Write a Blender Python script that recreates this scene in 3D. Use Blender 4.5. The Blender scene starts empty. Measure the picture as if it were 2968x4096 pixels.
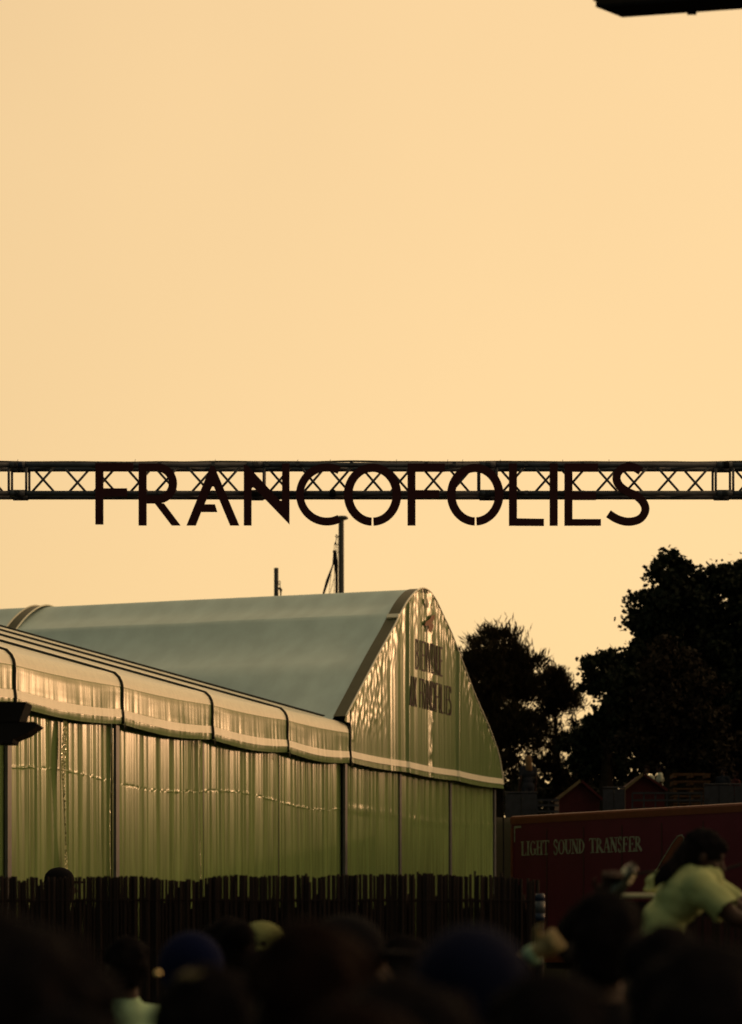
import bpy, bmesh, math, random
from mathutils import Vector, Matrix, Euler, noise
R = math.radians
sc = bpy.context.scene
C = sc.collection

# ------------------------------------------------------------------ camera, sky, sun, exposure
F_PX = 10250.0          # focal length in photo pixels (photo is 2968 x 4096)
HOR = 3700.0            # horizon row of the photo
EYE = 1.75              # camera height in metres
cam_d = bpy.data.cameras.new('camera')
cam = bpy.data.objects.new('camera', cam_d); C.objects.link(cam)
cam.location = (0, 0, EYE); cam.rotation_euler = (R(90), 0, 0)
cam_d.sensor_fit = 'HORIZONTAL'; cam_d.sensor_width = 36.0
cam_d.lens = 36.0 * F_PX / 2968.0
cam_d.shift_y = (HOR - 2048.0) / 2968.0
cam_d.clip_start = 0.1; cam_d.clip_end = 3000
cam_d.dof.use_dof = True; cam_d.dof.focus_distance = 29.0; cam_d.dof.aperture_fstop = 3.8
sc.camera = cam

SUN_AZ, SUN_EL = 53.0, 5.5
VEIL = (0.490, 0.308, 0.146); AUREOLE = 2.6; SHOULDER = 2.5; WB = (0.85, 0.85, 0.55)
w = bpy.data.worlds.new('World'); sc.world = w; w.use_nodes = True
nt = w.node_tree; bg = nt.nodes['Background']
sky = nt.nodes.new('ShaderNodeTexSky'); sky.sky_type = 'NISHITA'; sky.sun_disc = False
sky.sun_elevation = R(SUN_EL); sky.sun_rotation = R(SUN_AZ)
sky.air_density = 1.0; sky.dust_density = 3.2; sky.ozone_density = 1.0
dsun = Vector((math.sin(R(SUN_AZ))*math.cos(R(SUN_EL)), math.cos(R(SUN_AZ))*math.cos(R(SUN_EL)), math.sin(R(SUN_EL))))
tc = nt.nodes.new('ShaderNodeTexCoord')
def wmath(op, a, b=None, c=None):
    n_ = nt.nodes.new('ShaderNodeMath'); n_.operation = op
    for i_, v_ in enumerate((a, b, c)):
        if v_ is None: continue
        if isinstance(v_, (int, float)): n_.inputs[i_].default_value = v_
        else: nt.links.new(v_, n_.inputs[i_])
    return n_.outputs[0]
def wvec(op, a, b=None, scale=None):
    n_ = nt.nodes.new('ShaderNodeVectorMath'); n_.operation = op
    for i_, v_ in enumerate((a, b)):
        if v_ is None: continue
        if isinstance(v_, tuple): n_.inputs[i_].default_value = v_
        else: nt.links.new(v_, n_.inputs[i_])
    if scale is not None:
        if isinstance(scale, (int, float)): n_.inputs['Scale'].default_value = scale
        else: nt.links.new(scale, n_.inputs['Scale'])
    return n_
# clear sky, its glare compressed as by the camera's highlight shoulder, in the photograph's warm white balance
clear = wvec('DIVIDE', sky.outputs[0], wvec('ADD', wvec('SCALE', sky.outputs[0], scale=1/SHOULDER).outputs[0], (1, 1, 1)).outputs[0]).outputs[0]
clear = wvec('MULTIPLY', clear, WB).outputs[0]
# high hazy veil that scatters the low sun forward: broad round the sun, gone opposite it
dt = wvec('DOT_PRODUCT', tc.outputs['Generated'], tuple(dsun)).outputs['Value']
mr = nt.nodes.new('ShaderNodeMapRange'); mr.interpolation_type = 'SMOOTHSTEP'
nt.links.new(dt, mr.inputs['Value']); mr.inputs['From Min'].default_value = -0.45; mr.inputs['From Max'].default_value = 0.66
mr.inputs['To Min'].default_value = 0.02; mr.inputs['To Max'].default_value = 1.0
aur = wmath('MULTIPLY', wmath('POWER', wmath('MAXIMUM', wmath('MULTIPLY_ADD', dt, 0.5, 0.5), 0.0), 70.0), AUREOLE)
cl = nt.nodes.new('ShaderNodeTexNoise'); cl.inputs['Scale'].default_value = 5.0; cl.inputs['Detail'].default_value = 4.0
nt.links.new(tc.outputs['Generated'], cl.inputs['Vector'])          # faint unevenness of the high cloud
veil = wvec('SCALE', tuple(10*c for c in VEIL), scale=wmath('MULTIPLY', mr.outputs['Result'], wmath('MULTIPLY_ADD', cl.outputs['Fac'], 0.11, 0.945))).outputs[0]
veil = wvec('ADD', veil, wvec('SCALE', (6.2, 2.3, 0.70), scale=aur).outputs[0]).outputs[0]
nt.links.new(wvec('ADD', clear, veil).outputs[0], bg.inputs[0])
bg.inputs[1].default_value = 0.10

sd = bpy.data.lights.new('sun', 'SUN'); sun = bpy.data.objects.new('sun', sd); C.objects.link(sun)
sd.energy = 0.6; sd.angle = R(6); sd.color = (1.0, 0.56, 0.27)
sun.rotation_euler = dsun.to_track_quat('Z', 'Y').to_euler()
sun.location = dsun * 200

vs = sc.view_settings
vs.view_transform = 'Standard'; vs.look = 'None'; vs.gamma = 1.0; vs.use_curve_mapping = False
vs.exposure = 0.75
sc.render.engine = 'CYCLES'
sc.cycles.use_denoising = True
sc.cycles.max_bounces = 6; sc.cycles.transparent_max_bounces = 8

def at(x, y, Y):
    return Vector(((x-1484.0)*Y/F_PX, Y, EYE+(HOR-y)*Y/F_PX))

# ------------------------------------------------------------------ helpers
def tag(o, label=None, cat=None, group=None, kind=None):
    if label: o['label'] = label
    if cat: o['category'] = cat
    if group: o['group'] = group
    if kind: o['kind'] = kind
    return o

def empty(name, loc, rz=0.0, parent=None):
    o = bpy.data.objects.new(name, None); C.objects.link(o)
    o.location = loc; o.rotation_euler = (0, 0, rz); o.empty_display_size = 0.2
    if parent: o.parent = parent
    return o

class MB:
    def __init__(s): s.v = []; s.f = []; s.m = []
    def add(s, vs, fs, mi=0):
        b = len(s.v); s.v += [tuple(p) for p in vs]
        s.f += [tuple(b+i for i in f) for f in fs]; s.m += [mi]*len(fs)
        return s
    def box(s, c, d, mat=None, mi=0):
        x, y, z = d[0]/2, d[1]/2, d[2]/2
        vs = [Vector((sx*x, sy*y, sz*z)) for sz in (-1, 1) for sy in (-1, 1) for sx in (-1, 1)]
        if mat is not None: vs = [mat @ p for p in vs]
        c = Vector(c)
        return s.add([p+c for p in vs], [(0,2,3,1),(4,5,7,6),(0,1,5,4),(2,6,7,3),(0,4,6,2),(1,3,7,5)], mi)
    def tube(s, pts, rad, n=8, mi=0, caps=True):
        pts = [Vector(p) for p in pts]
        if not isinstance(rad, (list, tuple)): rad = [rad]*len(pts)
        vs = []; up = None
        for i, p in enumerate(pts):
            t = (pts[min(i+1, len(pts)-1)]-pts[max(i-1, 0)])
            t = t.normalized() if t.length > 1e-9 else Vector((0,0,1))
            if up is None: up = Vector((0,0,1)) if abs(t.z) < 0.9 else Vector((0,1,0))
            a = t.cross(up)
            if a.length < 1e-6: a = t.orthogonal()
            a.normalize(); b = a.cross(t); up = b
            for k in range(n):
                th = 2*math.pi*k/n
                vs.append(p + rad[i]*(math.cos(th)*a + math.sin(th)*b))
        fs = []
        for i in range(len(pts)-1):
            for k in range(n):
                k2 = (k+1) % n
                fs.append((i*n+k, i*n+k2, (i+1)*n+k2, (i+1)*n+k))
        if caps:
            fs.append(tuple(range(n-1, -1, -1))); fs.append(tuple((len(pts)-1)*n+k for k in range(n)))
        return s.add(vs, fs, mi)
    def prism(s, poly, tr, d0, d1, mi=0):
        # poly: 2d points; tr(p2, d) -> 3d
        n = len(poly)
        vs = [tr(p, d0) for p in poly]+[tr(p, d1) for p in poly]
        fs = [tuple(range(n)), tuple(range(2*n-1, n-1, -1))]
        fs += [(i, i+n, (i+1) % n+n, (i+1) % n) for i in range(n)]
        return s.add(vs, fs, mi)
    def lathe(s, prof, c=(0,0,0), n=16, mi=0, mat=None):
        c = Vector(c); vs = []; fs = []
        for r, z in prof:
            for k in range(n):
                th = 2*math.pi*k/n; p = Vector((r*math.cos(th), r*math.sin(th), z))
                if mat is not None: p = mat @ p
                vs.append(p+c)
        for i in range(len(prof)-1):
            for k in range(n):
                k2 = (k+1) % n; fs.append((i*n+k, i*n+k2, (i+1)*n+k2, (i+1)*n+k))
        fs.append(tuple(range(n-1, -1, -1))); fs.append(tuple((len(prof)-1)*n+k for k in range(n)))
        return s.add(vs, fs, mi)
    def grid(s, nu, nv, fn, mi=None):
        vs = [fn(i/nu, j/nv) for j in range(nv+1) for i in range(nu+1)]
        b = len(s.v); s.v += [tuple(p) for p in vs]
        for j in range(nv):
            for i in range(nu):
                a = b+j*(nu+1)+i
                s.f.append((a, a+1, a+nu+2, a+nu+1)); s.m.append(mi(j) if mi else 0)
        return s
    def build(s, name, mats, parent=None, smooth=False, recalc=True):
        me = bpy.data.meshes.new(name); me.from_pydata(s.v, [], s.f)
        if not isinstance(mats, (list, tuple)): mats = [mats]
        for m in mats: me.materials.append(m)
        if len(mats) > 1: me.polygons.foreach_set('material_index', s.m)
        if recalc:
            bm = bmesh.new(); bm.from_mesh(me); bmesh.ops.recalc_face_normals(bm, faces=bm.faces); bm.to_mesh(me); bm.free()
        if smooth: me.polygons.foreach_set('use_smooth', [True]*len(me.polygons))
        me.update()
        return link(name, me, parent)

def link(name, me, parent=None):
    o = bpy.data.objects.new(name, me); C.objects.link(o)
    if parent: o.parent = parent
    return o

def auto_smooth(o, deg=40):
    for p in o.data.polygons: p.use_smooth = True
    try: o.data.set_sharp_from_angle(angle=R(deg))
    except Exception: pass
    return o

def n1(x, seed=0.0): return noise.noise(Vector((x, seed*7.31+0.37, seed*1.7)))
def n2(x, y, seed=0.0): return noise.noise(Vector((x, y, seed*3.13+0.2)))

# ------------------------------------------------------------------ materials
def mat(name, col, rough=0.7, spec=0.3, metal=0.0, var=0.0, vscale=6.0, bump=0.0, bscale=30.0, stretch=(1,1,1), col2=None, trans=0.0, emis=None, dist=0.01):
    m = bpy.data.materials.new(name); m.use_nodes = True
    t = m.node_tree; b = t.nodes['Principled BSDF']
    b.inputs['Base Color'].default_value = (*col, 1); b.inputs['Roughness'].default_value = rough
    b.inputs['Specular IOR Level'].default_value = spec; b.inputs['Metallic'].default_value = metal
    co = t.nodes.new('ShaderNodeTexCoord'); mp = t.nodes.new('ShaderNodeMapping'); mp.inputs['Scale'].default_value = stretch
    t.links.new(co.outputs['Object'], mp.inputs[0])
    if var or col2:
        nz = t.nodes.new('ShaderNodeTexNoise'); nz.inputs['Scale'].default_value = vscale; nz.inputs['Detail'].default_value = 5
        t.links.new(mp.outputs[0], nz.inputs['Vector'])
        rp = t.nodes.new('ShaderNodeValToRGB'); rp.color_ramp.elements[0].position = 0.32; rp.color_ramp.elements[1].position = 0.68
        a = col2 if col2 else tuple(c*(1-var) for c in col)
        c2 = col if col2 else tuple(min(1, c*(1+var)) for c in col)
        rp.color_ramp.elements[0].color = (*a, 1); rp.color_ramp.elements[1].color = (*c2, 1)
        t.links.new(nz.outputs['Fac'], rp.inputs[0]); t.links.new(rp.outputs[0], b.inputs['Base Color'])
    if bump:
        nb = t.nodes.new('ShaderNodeTexNoise'); nb.inputs['Scale'].default_value = bscale; nb.inputs['Detail'].default_value = 4
        t.links.new(mp.outputs[0], nb.inputs['Vector'])
        bp = t.nodes.new('ShaderNodeBump'); bp.inputs['Strength'].default_value = bump; bp.inputs['Distance'].default_value = dist
        t.links.new(nb.outputs['Fac'], bp.inputs['Height']); t.links.new(bp.outputs[0], b.inputs['Normal'])
    if emis:
        b.inputs['Emission Color'].default_value = (*emis, 1); b.inputs['Emission Strength'].default_value = 1
    if trans:
        tr = t.nodes.new('ShaderNodeBsdfTranslucent'); tr.inputs[0].default_value = (*[min(1, c*1.6) for c in col], 1)
        mx = t.nodes.new('ShaderNodeMixShader'); mx.inputs[0].default_value = trans
        t.links.new(b.outputs[0], mx.inputs[1]); t.links.new(tr.outputs[0], mx.inputs[2])
        t.links.new(mx.outputs[0], t.nodes['Material Output'].inputs[0])
    return m

M = {}
M['ground'] = mat('trodden_grass', (0.022, 0.024, 0.015), 0.95, 0.1, col2=(0.035, 0.028, 0.020), vscale=0.6, bump=0.4, bscale=20)
M['bank'] = mat('bank_grass', (0.03, 0.035, 0.018), 0.95, 0.1, var=0.3, vscale=0.8)
M['maroon'] = mat('maroon_board', (0.040, 0.005, 0.011), 0.6, 0.25, var=0.12, vscale=5)
M['alu'] = mat('aluminium_tube', (0.085, 0.090, 0.120), 0.5, 0.4, 0.0, var=0.25, vscale=10, bump=0.1, bscale=60)
M['black'] = mat('black_metal', (0.008, 0.008, 0.010), 0.7, 0.12, var=0.2)
M['cable'] = mat('black_cable', (0.01, 0.01, 0.011), 0.6, 0.3)
M['steel'] = mat('dark_steel_mast', (0.06, 0.06, 0.065), 0.55, 0.4, 0.0, var=0.2)
M['green'] = mat('green_pvc', (0.148, 0.218, 0.090), 0.25, 0.21, var=0.14, vscale=3, bump=0.12, bscale=5, stretch=(6, 6, 0.30), dist=0.010)
M['greencurtain'] = mat('green_curtain_pvc', (0.185, 0.262, 0.100), 0.23, 0.25, var=0.22, vscale=2.5, stretch=(4, 4, 0.25), bump=0.10, bscale=6, dist=0.012)
M['film'] = mat('crumpled_film', (0.34, 0.36, 0.17), 0.16, 0.5, var=0.2, vscale=8)
M['greendark'] = mat('olive_edge_band', (0.06, 0.065, 0.03), 0.5, 0.4, var=0.1)
M['cream'] = mat('cream_pvc', (0.86, 0.83, 0.70), 0.42, 0.4, var=0.05, vscale=3, bump=0.12, bscale=4, stretch=(4, 4, 0.6))
M['roofpvc'] = mat('roof_pvc', (0.56, 0.71, 0.73), 0.6, 0.3, var=0.08, vscale=0.8, stretch=(0.3, 3, 3), bump=0.06, bscale=12)
M['piping'] = mat('dark_piping', (0.018, 0.02, 0.014), 0.6, 0.3)
M['post'] = mat('grey_post', (0.11, 0.11, 0.13), 0.45, 0.4, var=0.15)
M['strap'] = mat('yellow_strap', (0.32, 0.22, 0.04), 0.7, 0.2, var=0.15)
M['print'] = mat('maroon_print', (0.012, 0.004, 0.008), 0.6, 0.2)
M['tear'] = mat('rust_tape', (0.17, 0.055, 0.012), 0.6, 0.2, var=0.3, vscale=12)
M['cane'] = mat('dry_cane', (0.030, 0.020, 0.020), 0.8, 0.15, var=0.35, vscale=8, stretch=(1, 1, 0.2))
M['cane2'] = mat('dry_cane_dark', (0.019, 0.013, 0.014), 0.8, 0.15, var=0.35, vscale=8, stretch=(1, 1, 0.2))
M['red'] = mat('red_trailer_paint', (0.110, 0.014, 0.036), 0.6, 0.2, var=0.12, vscale=1.5)
M['redrail'] = mat('red_rail_paint', (0.16, 0.038, 0.022), 0.5, 0.3, var=0.1)
M['redseam'] = mat('red_seam_paint', (0.045, 0.008, 0.018), 0.5, 0.3)
M['trailertext'] = mat('pale_lettering', (0.36, 0.37, 0.32), 0.6, 0.3, col2=(0.20, 0.20, 0.16), vscale=9)
M['rubber'] = mat('rubber', (0.012, 0.012, 0.012), 0.8, 0.2)
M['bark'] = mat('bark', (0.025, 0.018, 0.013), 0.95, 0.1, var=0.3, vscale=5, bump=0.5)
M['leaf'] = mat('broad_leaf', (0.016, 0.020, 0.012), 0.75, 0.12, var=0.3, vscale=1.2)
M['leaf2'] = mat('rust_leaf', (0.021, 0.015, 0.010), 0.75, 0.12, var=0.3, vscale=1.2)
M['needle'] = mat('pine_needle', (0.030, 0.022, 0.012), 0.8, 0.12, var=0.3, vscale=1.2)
M['lime'] = mat('lime_shirt', (0.34, 0.40, 0.20), 0.9, 0.1, var=0.06, vscale=6, bump=0.3, bscale=14, dist=0.01)
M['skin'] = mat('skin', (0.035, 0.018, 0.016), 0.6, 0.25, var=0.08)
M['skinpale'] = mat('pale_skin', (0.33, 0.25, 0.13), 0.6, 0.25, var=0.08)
M['hair'] = mat('black_hair', (0.007, 0.006, 0.008), 0.9, 0.03, bump=0.5, bscale=60)
M['hairbrown'] = mat('brown_hair', (0.009, 0.005, 0.005), 0.9, 0.04, bump=0.5, bscale=60)
M['hairfair'] = mat('fair_hair', (0.14, 0.08, 0.04), 0.7, 0.15, bump=0.5, bscale=60)
M['dark'] = mat('dark_cloth', (0.007, 0.007, 0.010), 0.95, 0.05, var=0.2)
M['navy'] = mat('navy_cloth', (0.004, 0.007, 0.034), 0.95, 0.05, var=0.15)
M['navy2'] = mat('deep_navy_cloth', (0.004, 0.006, 0.022), 0.95, 0.05, var=0.15)
M['mint'] = mat('mint_cloth', (0.36, 0.52, 0.36), 0.95, 0.05, var=0.08)
M['khaki'] = mat('khaki_cloth', (0.18, 0.20, 0.09), 0.95, 0.05, var=0.08)
M['creamcloth'] = mat('cream_cloth', (0.12, 0.10, 0.06), 0.95, 0.05, var=0.08)
M['whitecloth'] = mat('white_cloth', (0.45, 0.46, 0.38), 0.95, 0.05, var=0.05)
M['coat'] = mat('slate_cloth', (0.022, 0.024, 0.035), 0.95, 0.05, var=0.2)
M['wood'] = mat('pallet_wood', (0.10, 0.055, 0.032), 0.85, 0.1, var=0.3, vscale=4)
M['oak'] = mat('cream_timber', (0.85, 0.72, 0.48), 0.35, 0.45, var=0.2, vscale=8, stretch=(1, 6, 6))
M['hutred'] = mat('hut_red', (0.050, 0.007, 0.010), 0.7, 0.2, var=0.15)
M['verge'] = mat('verge_timber', (0.13, 0.095, 0.055), 0.7, 0.2, var=0.15)
M['barrier'] = mat('slate_barrier', (0.025, 0.027, 0.040), 0.7, 0.2, var=0.2)
M['bottle'] = mat('dark_bottle_plastic', (0.02, 0.025, 0.02), 0.12, 0.6)
M['label'] = mat('pale_label', (0.80, 0.74, 0.52), 0.4, 0.4, var=0.1, vscale=30)
M['canblue'] = mat('blue_can', (0.012, 0.022, 0.060), 0.4, 0.4)
M['cangrey'] = mat('grey_can', (0.060, 0.065, 0.085), 0.4, 0.4, var=0.2, vscale=30)
M['panelgrey'] = mat('grey_panel', (0.022, 0.019, 0.018), 0.8, 0.1, var=0.15)
M['inner'] = mat('tent_inner_lining', (0.05, 0.055, 0.03), 0.9, 0.1)
M['glint'] = mat('gold_earring', (0.9, 0.7, 0.35), 0.12, 0.5, 1.0)
M['wrist'] = mat('mint_wristband', (0.22, 0.38, 0.28), 0.6, 0.3)
M['eye'] = mat('eye', (0.03, 0.028, 0.028), 0.4, 0.3)

# ------------------------------------------------------------------ the setting
def heights(x, y):
    # raised terrace behind the tents on the right
    t = max(0.0, min(1.0, (y-62.0)/4.0)); t = t*t*(3-2*t)
    sx = max(0.0, min(1.0, (x+1.5-(y-62)*-0.1)/2.5)); sx = sx*sx*(3-2*sx)
    return 4.55*t*sx
xs = [-1500, -600, -200, -80, -40]+[-30+2*i for i in range(15)]+[0.0, 1.0, 2.0, 2.6, 3.2, 3.8, 4.4, 5.0, 5.6, 6.5]+[8+2*i for i in range(40)]+[120, 250, 600, 1500]
ys = [-600, -100, -20]+[4*i for i in range(15)]+[60+0.5*i for i in range(14)]+[68+4*i for i in range(20)]+[180, 300, 600, 1500, 2500]
g = MB(); vv = [(x, y, heights(x, y)+(0.05*n2(x*0.4, y*0.4) if abs(x) < 100 and abs(y) < 150 else 0)-0.03) for y in ys for x in xs]
nx = len(xs)
g.add(vv, [(j*nx+i, j*nx+i+1, (j+1)*nx+i+1, (j+1)*nx+i) for j in range(len(ys)-1) for i in range(nx-1)])
tag(g.build('ground', M['ground'], smooth=True), kind='structure')

# ------------------------------------------------------------------ marquee frame of reference
TH = math.atan2(0.9403, 0.3402)
AX, AY = math.cos(TH), math.sin(TH); BX, BY = -AY, AX
OX, OY = -0.41, 50.0
def uz(x, y, s=0.0):
    k = (x-1484.0)/F_PX
    u = (k*(OY+s*BY)-OX-s*BX)/(AX-k*AY)
    return u, EYE+(HOR-y)/F_PX*(OY+u*AY+s*BY)

long_tent = empty('long_marquee', (OX, OY, 0), TH)
tag(long_tent, 'long green and cream marquee with striped scalloped valance running to the left edge', 'marquee')
gab = empty('gabled_marquee', (OX, OY, 0), TH)
tag(gab, 'tall pale roofed marquee with rounded peak and dark lettering on its green gable', 'marquee')

JU = [0.0, -3.29, -6.74, -10.3, -13.9, -17.6]
T16 = math.tan(R(16.1))
def side_prof():
    # (s, z) from valance hem up over the shoulder; s < 0 stands proud of the wall
    return [(0.002, 4.91), (-0.004, 4.965), (-0.006, 5.02), (0.000, 5.08), (0.008, 5.14), (0.011, 5.24), (0.010, 5.34), (0.008, 5.42),
            (0.012, 5.50), (0.028, 5.57), (0.065, 5.64), (0.14, 5.71), (0.30, 5.76)]
def rz(s): return 5.71+T16*(s-0.14)
SP = side_prof()
def row_mat(j):
    return 1 if j >= 8 else 0
for i in range(len(JU)-1):
    u1, u0 = JU[i], JU[i+1]
    u0 += 0.018; u1 -= 0.018
    nP = len(SP)-1
    # refine the profile
    prof = []
    for k in range(nP):
        for q in range(3):
            t = q/3; prof.append((SP[k][0]*(1-t)+SP[k+1][0]*t, SP[k][1]*(1-t)+SP[k+1][1]*t))
    prof.append(SP[-1])
    def vf(a, b, off=0.0, j0=0, j1=None):
        jj = j0+(b*((j1 or len(prof)-1)-j0)); k = min(int(round(jj)), len(prof)-1)
        s, z = prof[k]
        u = u0+(u1-u0)*a
        low = max(0.0, min(1.0, (5.60-z)/0.6))
        z -= 0.055*math.sin(math.pi*a)*low + 0.014*math.sin(math.pi*a)
        edge = math.exp(-((1-a)*(u1-u0)/0.16))+math.exp(-(a*(u1-u0)/0.16))
        s += -0.022*math.sin(math.pi*a)*min(1, low*1.5) + low*(0.005*n1(u*9, i)+0.004*n1(u*26, i+3)+0.016*edge*n1(u*42, 5+i)) + 0.012*n2(u*1.6, z*3, i)*low
        return (u, s-off, z)
    m = MB(); m.grid(96, len(prof)-1, vf, mi=lambda j: 1 if j >= 24 else 0)
    val = m.build('valance', [M['green'], M['cream']], long_tent, smooth=True)
    # sewn white stripe, rows 6..12 of the refined profile, 4 mm proud
    m = MB(); m.grid(96, 6, lambda a, b: vf(a, b, 0.005, 6, 12))
    m.build('white_stripe', M['cream'], val, smooth=True)
    # roof panel
    def rf(a, b):
        u = u0+(u1-u0)*a; s = 0.30+b*15.4
        z = rz(s) if s <= 8 else rz(16-s)
        ss = min(s, 16-s)
        z += -0.075*math.sin(math.pi*a)**0.8*min(1, ss/0.8) + 0.0
        return (u, s, z)
    MB().grid(16, 48, rf).build('roof_panel', M['cream'], long_tent, smooth=True)
    # wall curtain hanging behind the valance
    ZR = sorted([0.03+5.0*k/58 for k in range(59)]+[c_+o_ for c_ in (4.02, 2.02) for o_ in (-0.035, -0.02, -0.01, 0.0, 0.01, 0.02, 0.035)])
    def wf(a, b):
        u = JU[i+1]+0.02+(JU[i]-JU[i+1]-0.04)*a; z = ZR[int(round(b*(len(ZR)-1)))]
        cs = ((4.02, 0.07*math.sin(u*0.9)+0.015*n1(u*5, 1), 0.014), (2.02, 0.02*math.sin(u*1.3)+0.008*n1(u*6, 2), 0.012))
        z += sum(sh*math.exp(-((z-zc)/0.35)**2) for zc, sh, am in cs)
        f = 0.046*n1(u*2.6+0.10*z*n1(u, 8), 2)+0.022*n1(u*7.0+0.1*z, 11)+0.0055*n1(u*19, 4)
        f *= 0.75+0.5*n2(u*0.8, z*0.25, 3)
        # two horizontal creases where the curtain was folded
        for zc, sh, amp in cs:
            d = (z-zc-sh)/0.013
            f -= amp*math.exp(-d*d)*(0.14+0.8*n1(u*14, zc)+0.6*n1(u*2.1, 5))
        return (u, 0.17+f, z)
    MB().grid(190, len(ZR)-1, wf).build('wall_curtain', M['greencurtain'], long_tent, smooth=True)
# crumpled clear film seam hanging over the curtain, and narrower ones
rs = random.Random(14)
for uc, wd, zlo, am in ((-12.15, 0.17, 1.9, 0.012), (-10.55, 0.05, 0.1, 0.006), (-7.1, 0.05, 2.0, 0.006)):
    nu_, nz = 7, 150
    offs = [[rs.gauss(0, am) for _ in range(nu_+1)] for _ in range(nz+1)]
    MB().grid(nu_, nz, lambda a, b: (uc+(a-0.5)*wd*(0.55+0.45*math.sin(b*9+uc))+0.04*math.sin(b*7), 0.075-abs(offs[int(round(b*nz))][int(round(a*nu_))])*math.sin(math.pi*a), zlo+(4.93-zlo)*b)).build('film_seam', M['film'], long_tent)
for i, u in enumerate(JU):
    pts = [(u, s-0.012, z+0.004) for s, z in SP]+[(u, s, rz(s)+0.012) for s in (0.6, 2, 4, 6, 8)]+[(u, 16-s, rz(s)+0.012) for s in (6, 4, 2, 0.3)]
    MB().tube(pts, 0.026, 8).build('arch_piping', M['piping'], long_tent, smooth=True)
    MB().box((u, 0.10 if i in (0, 3, 4) else 0.205, 2.47), (0.12, 0.05, 4.93)).build('post', M['post'], long_tent)
    hk = MB(); hk.tube([(u-0.03, -0.05, 4.95), (u-0.035, -0.055, 4.83), (u-0.02, -0.05, 4.79), (u-0.008, -0.04, 4.83)], 0.007, 6)
    hk.tube([(u+0.02, -0.05, 4.93), (u+0.025, -0.05, 4.80)], 0.006, 6)
    hk.build('hook', M['piping'], long_tent, smooth=True)
MB().box((-8.8, 0.06, 4.99), (17.4, 0.05, 0.05)).build('eave_rail', M['piping'], long_tent)
MB().box((0.09, 0.115, 2.6), (0.05, 0.02, 4.4)).build('strap', M['strap'], long_tent)
mm = MB(); mm.box((-8.8, 15.9, 2.6), (17.5, 0.05, 5.2)).build('rear_wall', M['greencurtain'], long_tent)
MB().prism([(0.3, 0.02), (15.8, 0.02), (15.8, 5.7), (8, rz(8)-0.05), (0.3, 5.70)], lambda p, d: (d, p[0], p[1]), -17.62, -17.58).build('end_wall', M['greencurtain'], long_tent)

# ---- gabled marquee: outline of the front arch
GP = [(1340, 2945), (1372, 2884), (1428, 2777), (1509, 2623), (1569, 2516), (1600, 2455), (1622, 2415), (1645, 2384), (1668, 2363), (1690, 2356), (1710, 2364), (1728, 2384),
      (1746, 2414), (1770, 2466), (1803, 2536), (1844, 2645), (1897, 2783), (1951, 2906), (1982, 2990), (1996, 3040), (2003, 3085), (2010, 3140)]
GO = [uz(x, y) for x, y in GP]
def catmull(pts, n=6):
    out = []
    for i in range(len(pts)-1):
        p0 = Vector(pts[max(i-1, 0)]); p1 = Vector(pts[i]); p2 = Vector(pts[i+1]); p3 = Vector(pts[min(i+2, len(pts)-1)])
        for k in range(n):
            t = k/n
            out.append(0.5*((2*p1)+(p2-p0)*t+(2*p0-5*p1+4*p2-p3)*t*t+(3*p1-p0-3*p2+p3)*t**3))
    out.append(Vector(pts[-1]))
    return out
GC = catmull(GO, 5)
UPEAK = max(GC, key=lambda p: p.y).x
def outline_z(u):
    for a, b in zip(GC[:-1], GC[1:]):
        if a.x <= u <= b.x and b.x > a.x:
            return a.y+(b.y-a.y)*(u-a.x)/(b.x-a.x)
    return GC[0].y if u < GC[0].x else GC[-1].y
U_L, U_R = GC[0].x, GC[-1].x
TEXT_C = 5.05
def gdisp(u, z):
    f = 0.008*n1(u*9+0.15*z, 21)+0.020*n1(u*3.0, 22)+0.002*n1(u*24, 23)
    f *= 0.7+0.8*n2(u*0.7, z*0.3, 5)
    for us, am in ((3.34, 0.045), (6.70, 0.045)):       # seams over the gable legs
        d = (u-us-0.02*math.sin(z*1.7))/0.045
        f += am*math.exp(-d*d) - 0.6*am*math.exp(-((u-us-0.11)/0.06)**2)
    d = (u-4.95-0.05*math.sin(z*2.1))/0.10              # crumpled centre seam
    f -= math.exp(-d*d)*(0.012+0.030*n2(u*14, z*5, 8))
    # scrunched fabric toward both raking edges
    e = max(0.0, 1-(outline_z(u)-z)/1.1) if z > 5.35 else 0.0
    f -= e*0.020*n2(u*13, z*4, 7)
    e2 = max(0.0, 1-abs(u-1.2)/1.3)*max(0.0, 1-abs(z-6.1)/0.7)
    f -= e2*0.024*n2(u*12, z*5, 6)
    return f
NU = 260; NV = 90
DU = (U_R-0.022)/NU
def gdi(u, z):                       # the sheet's own surface between its columns
    k = math.floor((u-0.012)/DU); t = (u-0.012)/DU-k
    return gdisp(0.012+k*DU, z)*(1-t)+gdisp(0.012+(k+1)*DU, z)*t
def gf(a, b):
    u = 0.012+(U_R-0.022)*a; zt = outline_z(u)-0.015; z0 = 4.92-0.03*abs(math.sin(math.pi*u/3.34))
    z = z0+(zt-z0)*b
    fl = max(0.0, (5.25-z)/0.33)
    return (u, -0.02+gdisp(u, z)-0.012*fl*fl, z)
front = MB().grid(NU, NV, gf).build('gable_sheet', M['green'], gab, smooth=True)
MB().grid(10, 10, lambda a, b: (-0.30+0.312*a, 0.0+gdisp(-0.30+0.312*a, 5.9), 5.70+max(0.01, outline_z(-0.30+0.312*a)-5.715)*b)).build('gable_corner', M['green'], gab, smooth=True)
def sf(a, b):
    u = 0.02+(U_R-0.06)*a; z = 5.02+0.125*b-0.02*abs(math.sin(math.pi*u/3.34))
    fl = max(0.0, (5.25-z)/0.33)
    return (u, -0.03+gdisp(u, z)-0.012*fl*fl, z)
MB().grid(220, 4, sf).build('white_stripe', M['cream'], front, smooth=True)
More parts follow.
